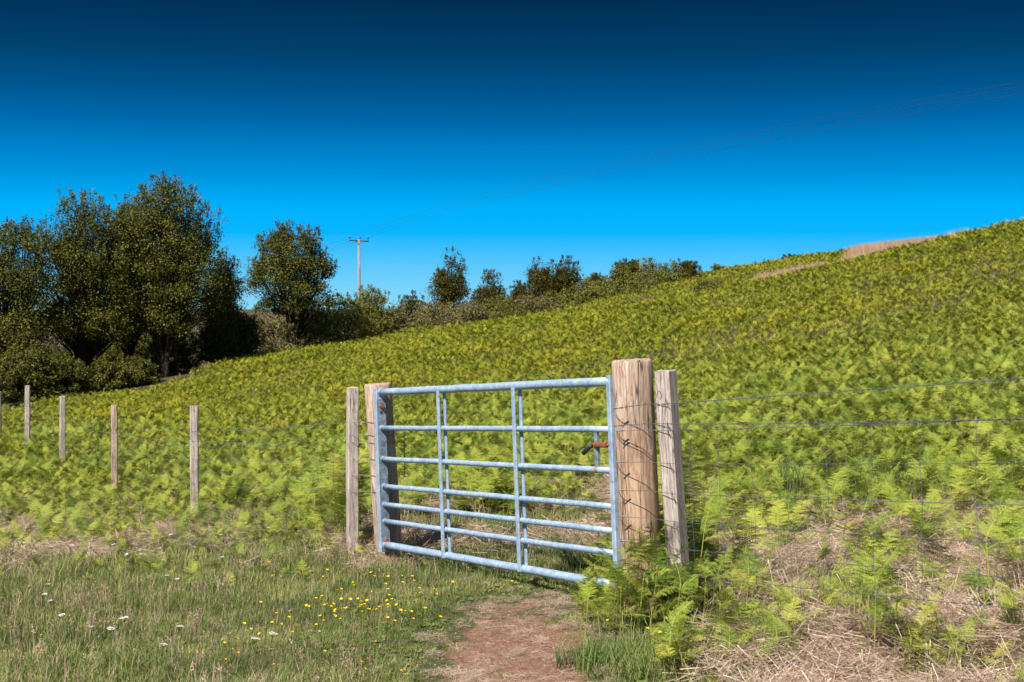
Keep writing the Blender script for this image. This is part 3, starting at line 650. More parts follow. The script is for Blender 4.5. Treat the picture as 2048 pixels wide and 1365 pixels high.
# ------------------------------------------------------------------ individual bracken plants near the camera
def tree_copy(o, loc, rz, s_):
    r_ = o.copy(); C.objects.link(r_); r_.location = loc; r_.rotation_euler = (0, 0, rz); r_.scale = (s_,) * 3
    for ch in o.children:
        c_ = ch.copy(); C.objects.link(c_); c_.parent = r_
    return r_
fern_src = []
for k_ in range(6):
    rng = random.Random(100 + k_); root = empty('bracken_fern', (0, 0, 0))
    sp_ = stipe_pts(rng, rng.uniform(.36, .66), .05)
    az = rng.uniform(0, 6.28); stq = tube_quads(sp_, .0062, .004, 5); blades = []
    for b_ in range([3, 3, 5, 4, 1, 5][k_]):
        if b_ == 0: args = (sp_[-1], rng.uniform(5, 25), rng.uniform(45, 85), .34, .155, az)
        else:
            bb = sp_[2].lerp(sp_[3], rng.uniform(.1, .95)) if b_ < 3 else sp_[1].lerp(sp_[2], rng.uniform(.3, 1))
            args = (bb, rng.uniform(40, 60), rng.uniform(65, 95), rng.uniform(.2, .3), .125, az + (1 if b_ % 2 else -1) * rng.uniform(.9, 1.7) + (b_ > 2) * 1.2)
        q, pts = frond_geo(rng, args[3], args[4], 12, 9, args[1], args[2], args[0], args[5])
        q2 = tube_quads(pts[::2] + [pts[-1]], .0028, .0008, 3)
        blades.append(merge_mesh('frond', [(arr(q), M['frond']), (arr(q2), M['stem'])]))
    me = quad_mesh('stem', arr(stq)); link('stem', me, M['stem'], root)
    for bm_ in blades:
        o = bpy.data.objects.new('frond', bm_); C.objects.link(o); o.parent = root
    fern_src.append(root)
# (photo px, photo py of the foot, scale, kind) read off the photograph; groups below share a label only where nothing tells them apart
used = set()
def fern(x, y, s_, k_, label, group, rz=None):
    z = Hs(x, y) - .02; rz = rg.uniform(0, 6.28) if rz is None else rz
    if k_ not in used:
        used.add(k_); r_ = fern_src[k_]; r_.location = (x, y, z); r_.rotation_euler = (0, 0, rz); r_.scale = (s_,) * 3
    else: r_ = tree_copy(fern_src[k_], (x, y, z), rz, s_)
    tag(r_, label, 'bracken', group)
def foot(px, py):
    """ground point seen at a pixel"""
    Y = 6.0
    for _ in range(40):
        p = pix(px, py, Y); dz = p.z - Hs(p.x, p.y); Y += dz * 3.0
        Y = max(4.3, min(Y, 40))
    p = pix(px, py, Y); return p.x, p.y
def cluster(n_, cx, cy, rx, ry, s0, s1, label, group, kinds=(0, 1, 2, 3, 5), skip=None):
    def where(px, py):
        fb = 'front' if py > cy + ry * .1 else 'back'
        lr = 'left' if px < cx - rx * .25 else 'right' if px > cx + rx * .25 else 'middle'
        return fb + ' ' + lr
    for _ in range(n_):
        a = rg.uniform(0, 6.28); r_ = math.sqrt(rg.random()); px = cx + math.cos(a) * r_ * rx; py = cy + math.sin(a) * r_ * ry
        x, y = foot(px, py)
        if skip and skip(x, y): continue
        fern(x, y, rg.uniform(s0, s1) * (.78 if cx > 1150 else .95), rg.choice(kinds), label + ', ' + where(px, py), group + ', ' + where(px, py))
cluster(56, 1275, 1215, 115, 60, .5, .85, 'bracken plant in the leafy clump at the foot of the big latch post', 'bracken at the foot of the latch post')
cluster(18, 1190, 1250, 45, 35, .3, .5, 'small bracken plant at the right edge of the bare soil patch', 'small bracken beside the bare soil')
cluster(18, 1440, 1220, 80, 80, .45, .85, 'bracken plant right of the latch post, rising out of pale straw', 'bracken in the straw right of the latch post')
cluster(10, 1500, 1330, 90, 30, .4, .7, 'bracken plant at the bottom edge of the photo, amid straw', 'bracken at the bottom edge in straw')
cluster(13, 1790, 1270, 110, 80, .5, .9, 'bracken plant in the straw in front of the right-hand wire fence', 'bracken in front of the right wire fence')
cluster(12, 2010, 1180, 60, 80, .6, .95, 'bracken plant near the right edge of the photo, by the netting', 'bracken at the right edge')
cluster(14, 1750, 1120, 230, 50, .5, .9, 'bracken plant just behind the right-hand wire netting', 'bracken behind the right netting', skip=lambda x, y: x < fence_x(y) + .1)
cluster(12, 1560, 1080, 160, 40, .5, .9, 'bracken plant behind the netting, near the grey square post', 'bracken behind the netting, middle', skip=lambda x, y: x < fence_x(y) + .1)
cluster(24, 1380, 1120, 75, 50, .4, .75, 'bracken plant beside the grey square fence post', 'bracken by the grey square post')
cluster(16, 690, 1110, 75, 30, .35, .6, 'bracken plant in front of the hinge post of the gate', 'bracken in front of the hinge post')
cluster(14, 620, 1060, 70, 30, .5, .85, 'bracken plant left of the hinge post, at the edge of the lawn', 'bracken left of the hinge post')
cluster(24, 380, 1090, 240, 30, .25, .5, 'small pale bracken plant along the left edge of the lawn', 'small bracken along the lawn edge')
cluster(12, 120, 1090, 130, 40, .3, .5, 'small bracken plant in the grass at the far left', 'small bracken at the far left')
cluster(6, 560, 1150, 220, 20, .18, .3, 'tiny yellow-green bracken shoot out in the grass', 'tiny bracken shoots in the grass', kinds=(4, 0))
cluster(8, 880, 1010, 70, 25, .5, .8, 'bracken plant behind the left bays of the gate', 'bracken behind the gate', skip=lambda x, y: y < 11)
cluster(11, 1345, 1168, 45, 18, 1.0, 1.3, 'bracken plant hiding the foot of the grey square post', 'bracken at the foot of the grey square post')
cluster(11, 702, 1092, 34, 10, .95, 1.25, 'bracken plant hiding the foot of the pale stake nearest the gate', 'bracken at the foot of the nearest stake')
for k_ in range(6):
    if k_ not in used:
        x, y = foot(1400 + 30 * k_, 1150); fern(x, y, .6, k_, 'single-fronded bracken shoot rising beside the grey square post', 'bracken shoots by the grey square post')

# ------------------------------------------------------------------ long grass clumps (countable, by the gate)
def long_tuft(name, label, x, y, nb, rad, h0, h1, w_, bend, seed, mat='rush', az0=None):
    rng = random.Random(seed); q = []
    for _ in range(nb):
        a = rng.uniform(0, 6.28); r_ = rad * math.sqrt(rng.random())
        az = rng.uniform(0, 6.28) if az0 is None else rng.gauss(az0, .5)
        blade(q, Vector((r_ * math.cos(a), r_ * math.sin(a), -.02)), rng.uniform(h0, h1), w_, az, bend * rng.uniform(.3, 1.3), 4)
    o = link(name, quad_mesh(name, arr(q)), M[mat]); o.location = (x, y, Hs(x, y)); tag(o, label, 'grass'); return o
for i, (px, py, nb, rad, h0, h1, bend, az0, lab) in enumerate([
    (1165, 1150, 260, .13, .2, .38, .9, math.pi, 'dark green tussock behind the gate, flopping left of the latch post'),
    (1265, 1335, 420, .26, .06, .2, .8, None, 'dark grassy tussock below the clump of bracken at the latch post'),
    (1170, 1330, 200, .15, .06, .15, .8, None, 'low tussock at the right edge of the bare soil near the bottom'),
    (1000, 1075, 160, .16, .12, .26, .8, None, 'thin tussock seen through the middle bay of the gate'),
    (1580, 1030, 200, .14, .3, .5, .45, None, 'tall dark rushes behind the netting nearest the grey post'),
    (1770, 1020, 220, .2, .25, .5, .45, None, 'tall dark rushes behind the netting further right'),
    (760, 1160, 160, .14, .06, .16, .8, None, 'low green tussock in the lawn below the hinge post'),
    (1345, 1345, 260, .22, .06, .16, .8, None, 'spread of green grass at the bottom edge under the latch post bracken'),
    (1440, 1352, 160, .16, .05, .13, .8, None, 'thin green grass at the bottom edge where the straw begins')]):
    x, y = foot(px, py); long_tuft('grass_tussock', lab, x, y, nb, rad, h0, h1, .005, bend, 300 + i, 'rush' if i < 6 and i != 1 else 'grass', az0)

# ------------------------------------------------------------------ flowers
def flower_mesh(name, mat, rng, kind):
    q = []; s_ = []
    h = rng.uniform(.07, .12) if kind == 'b' else rng.uniform(.16, .25)
    lean = Vector((rng.uniform(-.02, .02), rng.uniform(-.02, .02), 0)); tip = Vector((0, 0, h)) + lean
    s_ += tube_quads([Vector((0, 0, -.01)), Vector((0, 0, h * .6)) + lean * .3, tip], .0014, .0009, 3)
    if kind == 'b':
        for i in range(5):
            a = i * 1.2566; d = Vector((math.cos(a), math.sin(a), .75)).normalized(); n2 = Vector((-math.sin(a), math.cos(a), 0)); q.append(leaf_quad(tip, d, n2, .0115, .0115))
    else:
        for i in range(48):
            a = rng.uniform(0, 6.28); r_ = .017 * math.sqrt(rng.random()); p = tip + Vector((math.cos(a) * r_, math.sin(a) * r_, .004 - r_ * .2))
            d = Vector((rng.uniform(-1, 1), rng.uniform(-1, 1), rng.uniform(.1, .5))).normalized(); n2 = Vector((0, 0, 1)).cross(d).normalized()
            q.append(leaf_quad(p - d * .003, d, n2, .008, .006))
        for i in range(6):
            a = i; s_ += tube_quads([tip - Vector((0, 0, .02)), tip + Vector((math.cos(a) * .014, math.sin(a) * .014, 0))], .0008, .0006, 3)
    return merge_mesh(name, [(arr(q), mat), (arr(s_), M['grass'])])
butter = [flower_mesh('buttercup', M['petal_y'], rg, 'b') for _ in range(3)]; tref = [flower_mesh('orange_flower', M['petal_o'], rg, 'b')]; yar = [flower_mesh('yarrow', M['petal_w'], rg, 'y') for _ in range(3)]
def flower(name, me, px, py, label, cat, group, s0=.9, s1=1.3):
    x, y = foot(px, py + 14); o = bpy.data.objects.new(name, me); C.objects.link(o)
    o.location = (x, y, Hs(x, y)); s_ = rg.uniform(s0, s1); o.scale = (s_,) * 3; o.rotation_euler = (rg.gauss(0, .2), rg.gauss(0, .2), rg.uniform(0, 6.28)); tag(o, label, cat, group)
for i in range(112):
    px = rg.gauss(725, 88); py = rg.gauss(1228, 30)
    flower('buttercup', rg.choice(butter), px, min(py, 1280), 'yellow buttercup in the patch of grass left of the bare soil', 'flower', 'buttercups left of the bare soil')
for i in range(22):
    flower('buttercup', rg.choice(butter), rg.uniform(430, 680), rg.uniform(1270, 1358), 'yellow buttercup near the bottom edge, left of the bare soil', 'flower', 'buttercups near the bottom edge')
for px, py in [(990, 1188), (988, 1200), (1003, 1199), (870, 1152), (846, 1148), (738, 1150)]:
    flower('buttercup', butter[0], px, py, 'yellow buttercup in the short grass between gate and bare soil', 'flower', 'buttercups below the gate')
for px, py in [(1240, 1248), (1234, 1276), (1166, 1308), (1288, 1308), (1330, 1308)]:
    flower('buttercup', butter[1], px, py, 'yellow buttercup in the dark grass right of the bare soil', 'flower', 'buttercups right of the bare soil')
for i in range(16):
    flower('orange_wildflower', tref[0], rg.uniform(440, 840), rg.uniform(1180, 1350), 'small orange wildflower among the buttercups', 'flower', 'orange wildflowers among the buttercups', .6, .9)
for px, py in [(264, 1140), (256, 1150), (290, 1144), (314, 1168), (340, 1184), (368, 1202), (460, 1166), (350, 1100), (438, 1092), (440, 1108), (492, 1072), (545, 1078), (566, 1078), (600, 1096), (60, 1116), (56, 1126), (104, 1127), (130, 1118), (106, 1230), (90, 1238), (118, 1272), (24, 1122), (240, 1126)]:
    flower('yarrow', rg.choice(yar), px, py, 'white yarrow flower in the upper part of the lawn', 'flower', 'white yarrow in the upper lawn', .7, 1.0)
for px, py in [(248, 1316), (202, 1324), (340, 1324), (140, 1306), (316, 1354), (480, 1362), (524, 1340), (220, 1350)]:
    flower('yarrow', rg.choice(yar), px, py, 'white yarrow flower near the bottom left of the photo', 'flower', 'white yarrow near the bottom left', .8, 1.15)

# ------------------------------------------------------------------ gate posts
def round_post(name, label, base, h, r_, lean, mat, seed, r_top=None):
    """base: ground point of the axis; the mesh is upright, the object leans"""
    rng = random.Random(seed); mb = MB(); seg = 40; r_top = r_top or r_; rings = []; deep = .25
    zs = [-deep, 0, h * .15, h * .3, h * .5, h * .7, h * .85, h - .012, h]
    ph = [rng.uniform(0, 6.28) for _ in range(4)]
    cracks = [rng.uniform(0, 6.28) for _ in range(5)]
    for i, z in enumerate(zs):
        for j in range(seg):
            a = 2 * math.pi * j / seg; rr = r_ + (r_top - r_) * max(0, z) / h
            rr *= 1 + .02 * math.sin(2 * a + ph[0]) + .012 * math.sin(3 * a + ph[1] + z * 1.5) + .006 * math.sin(7 * a + ph[2])
            for c_ in cracks:
                da = (a - c_ + math.pi) % (2 * math.pi) - math.pi
                if abs(da) < .09: rr -= .006 * (z / h if z > 0 else 0)
            if i == len(zs) - 1: rr -= .008
            rings.append((rr * math.cos(a), rr * math.sin(a), z + (rng.uniform(-.004, .004) if i >= len(zs) - 2 else 0)))
    n0 = len(rings); rings.append((0, 0, h + .004))
    fs = [(i * seg + j, i * seg + (j + 1) % seg, (i + 1) * seg + (j + 1) % seg, (i + 1) * seg + j) for i in range(len(zs) - 1) for j in range(seg)]
    fs += [((len(zs) - 1) * seg + j, (len(zs) - 1) * seg + (j + 1) % seg, n0) for j in range(seg)]
    mb.add(rings, fs)
    root = empty(name, base, (0, 0, 0)); root.rotation_euler = lean
    o = mb.build('post_body', mat, root, smooth=False)
    o.data.polygons.foreach_set('use_smooth', [len(p.vertices) == 4 for p in o.data.polygons])
    tag(root, label, 'gate post'); return root

RB = pix(1284, 1140, 7.5); RT = pix(1266, 722, 7.45)
bz = Hs(RB.x, RB.y); lean_y = -math.atan2(RB.x - RT.x, RT.z - RB.z)
ax_r = (RT - RB); base_r = RB + ax_r * ((bz - RB.z) / ax_r.z)
hr = (RT - base_r).length
latch_post = round_post('gate_post', 'thick round orange-brown post at the latch end, taller of the two gate posts', base_r, hr, .105, (0, lean_y, 0), M['wood_big'], 3, .106)
LB = pix(776, 1080, 10.42); LT = pix(755, 768, 10.42); bz = Hs(LB.x, LB.y)
ax_l = LT - LB; base_l = LB + ax_l * ((bz - LB.z) / ax_l.z); hl = (LT - base_l).length
hinge_post = round_post('gate_post', 'round weathered post the gate hangs from at its hinge end', base_l, hl, .098, (0, -math.atan2(LB.x - LT.x, LT.z - LB.z), 0), M['wood_mid'], 8, .097)
for p_ in (latch_post, hinge_post): p_['group'] = 'round gate posts'

# ------------------------------------------------------------------ gate
A = pix(769, 1090, 10.22); B = pix(1238, 1172, 7.62)
X = (B - A); GL = X.length; X.normalize(); Yn = Vector((-X.y, X.x, 0)).normalized(); Zn = X.cross(Yn).normalized()
gate = empty('field_gate', A); gate.rotation_euler = Matrix((X, Yn, Zn)).transposed().to_euler()
tag(gate, 'pale blue-grey tubular steel field gate with seven rails, hung between the two round posts', 'gate')
print('gate length', GL, 'camera side normal', Yn)
cs = 1 if Yn.y < 0 else -1       # side of the gate facing the camera, in local y
hs_ = [0, .171, .291, .4225, .619, .841, 1.10]
s0 = .03; s1 = GL - .02
def pipe(name, z, r_, mat=M['gate'], x0=s0, x1=s1):
    rng = random.Random(int(z * 1000)); m_ = MB(); n_ = 14
    pts = [(x0 + (x1 - x0) * i / n_, 0, z + rng.uniform(-.0015, .0015) * (0 < i < n_)) for i in range(n_ + 1)]
    m_.tube(pts, r_, 20)
    for xw in (x0 - .004, x1 - .026): m_.tube([(xw, 0, z), (xw + .004, 0, z), (xw + .009, 0, z)], [r_ + .001, r_ + .0035, r_ + .0005], 20, caps=False)
    return m_.build(name, mat, gate, smooth=True)
rails = []
for i, z in enumerate(hs_):
    nm = 'bottom_rail' if i == 0 else 'top_rail' if i == 6 else 'rail'
    rails.append(pipe(nm, z, .0255 if i in (0, 6) else .0175, x0=s0, x1=s1 if i != 6 else GL - .0))
m_ = MB()    # hinge stile, square section with bolt holes on its inner face
m_.box((-.035, -.036, -.05), (.022, .036, 1.128), 0, .006); st = m_.build('hinge_stile', M['gate'], gate)
for z in (.955, 1.02):
    m_ = MB(); m_.tube([(.021, cs * .002, z), (.0235, cs * .002, z)], .0105 if z < 1 else .004, 14); m_.build('bolt_hole', M['iron'], st)
m_ = MB(); m_.box((.0215, -.034, -.045), (.024, .034, 1.05), 0, 0)
sp_face = m_.build('stile_face', M['gate_dark'], gate)
# the holes sit proud of the mottled face
for ch in st.children: ch.location = (.0035, 0, 0)
m_ = MB(); m_.box((GL - .022, -.022, .10), (GL + .016, .022, 1.135), 0, .005); m_.build('latch_stile', M['gate'], gate)
for fx_ in (.325, .658):
    for sgn in (cs, -cs):
        m_ = MB(); yc = sgn * .0225; xx = GL * fx_ + (0 if sgn == cs else .004)
        m_.box((xx - .018, yc - .005, -.015), (xx + .018, yc + .005, 1.09), 0, .002); m_.build('upright', M['gate'], gate)
# weld beads / rivets where the uprights cross the rails
# latch: short upright, rusty spring, bolt with a black grip
lx = GL - .165
m_ = MB(); m_.box((lx - .015, -.010, .615 + .015), (lx + .015, .010, .841 - .012), 0, .003); lb = m_.build('latch_bracket', M['gate_dark'], gate)
m_ = MB(); m_.tube([(lx - .016, 0, .619), (lx + .018, 0, .619)], .0182, 20, caps=False); m_.build('rust_stain', M['stain'], gate, smooth=True)
lt = empty('latch', (lx, cs * .016, .757)); lt.parent = gate
m_ = MB(); spts = []
for i in range(121):
    a = i / 120 * 2 * math.pi * 11; spts.append((.01 + .12 * i / 120, math.cos(a) * .013, math.sin(a) * .013))
m_.tube(spts, .0032, 6); m_.build('latch_spring', M['rust'], lt, smooth=True)
m_ = MB(); m_.tube([(-.03, 0, 0), (.16, 0, 0)], .0085, 12); m_.build('latch_bolt', M['rust'], lt, smooth=True)
m_ = MB(); m_.tube([(-.018, 0, 0), (-.032, cs * .012, -.014), (-.07, cs * .03, -.05)], [.009, .012, .0125], 12); m_.build('latch_handle', M['rubber'], lt, smooth=True)
# hinges
for z, nm in ((1.0, 'hinge'), (.03, 'hinge')):
    hg = empty(nm, (0, 0, z)); hg.parent = gate
    m_ = MB(); m_.tube([(-.075, -cs * .06, 0), (-.036, 0, 0), (.045, 0, 0)], .008, 10); m_.tube([(.026, 0, 0), (.046, 0, 0)], .017, 6); m_.build('hinge_bolt', M['rust'], hg)
    m_ = MB(); m_.tube([(-.055, cs * .0, -.03), (-.055, cs * .0, .03)], .015, 12); m_.build('hinge_eye', M['rust'], hg, smooth=True)

# ------------------------------------------------------------------ wire fences
def square_post(parent, base, top, w_, rz, seed, mat='wood_grey', name='post'):
    """riven square stake; mesh upright, object leaned"""
    rng = random.Random(seed); base = Vector(base); top = Vector(top); ax = top - base; h = ax.length
    mb = MB(); hw = w_ / 2; c_ = w_ * .08; vs = []; zs = [-.2, 0, h * .2, h * .4, h * .6, h * .8, h - .004, h]
    for i, z in enumerate(zs):
        dx, dy = rng.uniform(-1, 1) * w_ * .03, rng.uniform(-1, 1) * w_ * .03; k2 = 1 + rng.uniform(-.03, .03)
        if i == len(zs) - 1: k2 *= .95
        for x, y in [(-hw + c_, -hw), (hw - c_, -hw), (hw, -hw + c_), (hw, hw - c_), (hw - c_, hw), (-hw + c_, hw), (-hw, hw - c_), (-hw, -hw + c_)]:
            vs.append((x * k2 + dx, y * k2 + dy, z + (rng.uniform(-.004, .004) if i >= len(zs) - 2 else 0)))
    fs = [(i * 8 + j, i * 8 + (j + 1) % 8, (i + 1) * 8 + (j + 1) % 8, (i + 1) * 8 + j) for i in range(len(zs) - 1) for j in range(8)] + [tuple(range((len(zs) - 1) * 8, len(zs) * 8))]
    mb.add(vs, fs); o = mb.build(name, M[mat], parent); o.location = base - parent.location
    q = ax.to_track_quat('Z', 'Y'); o.rotation_mode = 'QUATERNION'
    from mathutils import Quaternion
    o.rotation_quaternion = q @ Quaternion((0, 0, 1), rz - q.to_euler().z); return o

def wire_part(name, parent, pts, r_=.0016, barbed=False, seed=0, seg=5, mat='wire'):
    """a strand; barbed strands are two twisted wires with four-point barbs"""
    rng = random.Random(seed); off = parent.location; pts = [Vector(p) - off for p in pts]; mb = MB()
    if not barbed: mb.tube(pts, r_, seg)
    else:
        path = []
        for a, b_ in zip(pts[:-1], pts[1:]):
            n2 = max(2, int((b_ - a).length / .012))
            path += [a.lerp(b_, i / n2) for i in range(n2)]
        path.append(pts[-1]); n2 = len(path)
        for ph in (0, math.pi):
            tw = []
            for i, p in enumerate(path):
                d = (path[min(i + 1, n2 - 1)] - path[max(0, i - 1)]).normalized(); u1 = d.orthogonal().normalized(); u2 = d.cross(u1); a = i * .9 + ph
                tw.append(p + (u1 * math.cos(a) + u2 * math.sin(a)) * .0018)
            mb.tube(tw, .0012, 4)
        i = rng.randint(2, 8)
        while i < n2 - 1:
            for _ in range(4):
                d = Vector((rng.gauss(0, 1), rng.gauss(0, 1), rng.gauss(0, 1))).normalized() * .012
                mb.tube([path[i], path[i] + d], [.0011, .0005], 4)
            i += 9
    return mb.build(name, M[mat], parent)

# right-hand fence
rf = empty('wire_fence', (.8, 7.3, Hs(.8, 7.3)))
tag(rf, 'wire netting fence with barbed strands right of the gate, starting at the grey square post', 'wire fence')
pb = pix(1352, 1060, 7.28); pt = pix(1330, 742, 7.25); gz = Hs(pb.x, pb.y); axv = pt - pb; pb2 = pb + axv * ((gz - pb.z) / axv.z)
square_post(rf, pb2, pt, .088, R(52), 4, name='post')
def sag(a, b_, s_, n_=16): return [a.lerp(b_, i / n_) + Vector((0, 0, -s_ * 4 * (i / n_) * (1 - i / n_))) for i in range(n_ + 1)]
rows = [(808, 757, True, .0), (848, 832, True, .012), (862, 836, False, .004), (928, 925, False, .004), (988, 1008, False, .005), (1044, 1086, False, .006), (1098, 1155, False, .006), (1150, 1216, False, .006)]
lines = []
for i, (ya, yb, barb, sg) in enumerate(rows):
    a = pix(1330 + (ya - 742) * .06, ya, 7.19); b_ = pix(2048, yb, 4.6); e = a + (b_ - a) * 1.45
    lines.append((a, e)); wire_part('barbed_wire' if barb else 'netting_wire', rf, sag(a, e, sg), .0014, barb, i)
    # on to the latch post: tangent to its front, then round to its left side
    if i < 7:
        axis_pt = base_r + ax_r * ((a.z - base_r.z) / ax_r.z); cx_, cy_ = axis_pt.x, axis_pt.y; rr = .1095
        yl = [820, 853, 862, 923, 979, 1030, 1078][i]; ztgt = pix(1236, yl, 7.45).z
        dx, dy = a.x - cx_, a.y - cy_; D = math.hypot(dx, dy); a0 = math.atan2(dy, dx); ta = a0 - math.acos(min(1, rr / D)) ; pth = [a]
        end = math.radians(-175)
        ta = max(-1.35, min(-.6, ta))
        for j in range(15):
            an = ta + (end - ta) * j / 14; t = j / 14; r2 = rr + .055 * (1 - t) ** .8 * (1 if i % 2 else .8)
            z = a.z * .985 + (ztgt - a.z * .985) * (0.2 + .8 * t) if j else a.z + (ztgt - a.z) * .2
            z = a.z + (ztgt - a.z) * (.25 + .75 * t)
            pth.append(Vector((cx_ + r2 * math.cos(an), cy_ + r2 * math.sin(an), z)))
        wire_part('post_wrap', rf, pth, .0017, i < 2, 50 + i)
        kz = pth[9]; mb = MB(); mb.tube([kz - rf.location - Vector((.022, -.002, 0)), kz - rf.location - Vector((-.022, .002, 0))], .0036, 6); mb.build('wire_joiner', M['wire'], rf)
# upright wires of the netting
la, lb_ = lines[2], lines[7]
for i in range(12):
    t = .055 + i * .082
    if t > .98: break
    zt = (lines[2][0].lerp(lines[2][1], t)); pts = [lines[j][0].lerp(lines[j][1], t + random.Random(i * 9 + j).uniform(-.003, .003)) + Vector((0, 0, -.005 * 4 * t * (1 - t))) for j in range(2, 8)]
    wire_part('netting_stay', rf, pts, .0010, False)
    mb = MB()
    for p in pts: mb.tube([p - rf.location + Vector((0, 0, -.006)), p - rf.location + Vector((0, 0, .006))], .0034, 6)
    mb.build('netting_knot', M['wire'], rf)
p_ = [pix(1238 + (y - 860) * .055, y, 7.39) for y in (862, 923, 979, 1030, 1078)]
wire_part('netting_stay', rf, p_, .0014)
mb = MB()     # staples on the square post
for ya in (800, 848, 862, 930, 988):
    c_ = pix(1328 + (ya - 742) * .066, ya, 7.185) - rf.location
    for s_ in (-.006, .006): mb.tube([c_ + Vector((0, .03, s_)), c_ + Vector((0, -.004, s_))], .0016, 5)
    mb.tube([c_ + Vector((0, -.004, -.007)), c_ + Vector((0, -.004, .007))], .0016, 5)
mb.build('staple', M['iron'], rf)
hk = [pix(1318, 800, 7.17) + Vector((.012 * math.cos(a), 0, .022 * math.sin(a) + .02)) for a in np.linspace(-1.4, 3.6, 12)]
wire_part('wire_tail', rf, hk, .0016, mat='iron')

# left-hand fence
lf = empty('wire_fence', (-1.18, 10.45, Hs(-1.18, 10.45)))
tag(lf, 'wire fence of thin pale stakes running away to the left of the gate', 'wire fence')
lp_ = [(705, 775, 10.45, .078, 706), (388, 812, 14, .078, 389), (228, 811, 17.8, .078, 229), (125, 793, 21.5, .075, 124), (55, 772, 25, .08, 55), (-2, 784, 28.2, .075, -2)]
tops = []
for i, (px, py, Y, w_, pxb) in enumerate(lp_):
    t_ = pix(px, py, Y); gz = Hs(t_.x, t_.y); b_ = pix(pxb - (2 if i == 0 else 0), py + 150, Y); b_ = Vector((b_.x, Y, gz))
    square_post(lf, b_, t_, w_, R([20, 8, 12, 25, 10, 0][i]), 20 + i, 'wood_mid' if i == 2 else 'wood_grey'); tops.append((t_, b_))
gp_top = Vector((base_l.x - .02, base_l.y - .05, 0)) 
for j, dz in enumerate([.25, .345, .40, .52, .64, .76]):
    for i in range(len(tops) - 1):
        a = tops[i][0] + Vector((-.01, -.045, -dz)); b_ = tops[i + 1][0] + Vector((-.01, -.045, -dz))
        wire_part('barbed_wire' if j < 2 and i < 2 else 'fence_wire', lf, sag(a, b_, .02 + .015 * (j == 1)), .0016, j < 2 and i < 2, j * 7 + i)
    a = tops[0][0] + Vector((0, -.045, -dz)); axp = LT - base_l; zz = a.z + .0; cpt = base_l + axp * ((zz - base_l.z) / axp.z)
    pth = [a] + [Vector((cpt.x + .1015 * math.cos(an), cpt.y + .1015 * math.sin(an), zz)) for an in np.linspace(math.radians(-150), math.radians(5), 12)]
    wire_part('post_wrap', lf, pth, .0017)
# stays between the first two spans
for i in range(2):
    for k_ in range(1, 12):
        t = k_ / 12; a0, b0 = tops[i][0], tops[i + 1][0]
        pts = [a0.lerp(b0, t) + Vector((-.01, -.045, -dz - .02 * 4 * t * (1 - t))) for dz in (.40, .52, .64, .76)]
        wire_part('netting_stay', lf, pts, .0011, seg=4)

# ------------------------------------------------------------------ trees and scrub
def crown_quads(rng_np, centres, radii, per, ls, flat=.75):
    """leaf quads in clumps: centres (n,3), radii (n,), per leaves each"""
    n_ = len(centres); tot = n_ * per
    c_ = np.repeat(centres, per, 0); r_ = np.repeat(radii, per)
    d = rng_np.normal(size=(tot, 3)); d /= np.linalg.norm(d, axis=1)[:, None]
    rad = r_ * rng_np.random(tot) ** .45
    p = c_ + d * rad[:, None] * np.array([1, 1, flat])
    nrm = rng_np.normal(size=(tot, 3)) * .7 + d * .6 + np.array([0, 0, .5]); nrm /= np.linalg.norm(nrm, axis=1)[:, None]
    a = np.cross(nrm, rng_np.normal(size=(tot, 3))); a /= np.linalg.norm(a, axis=1)[:, None]; b_ = np.cross(nrm, a)
    s_ = ls * rng_np.uniform(.6, 1.3, tot)[:, None]
    a = a * s_; b_ = b_ * s_ * .6
    return np.stack([p - a, p + b_, p + a, p - b_], 1)

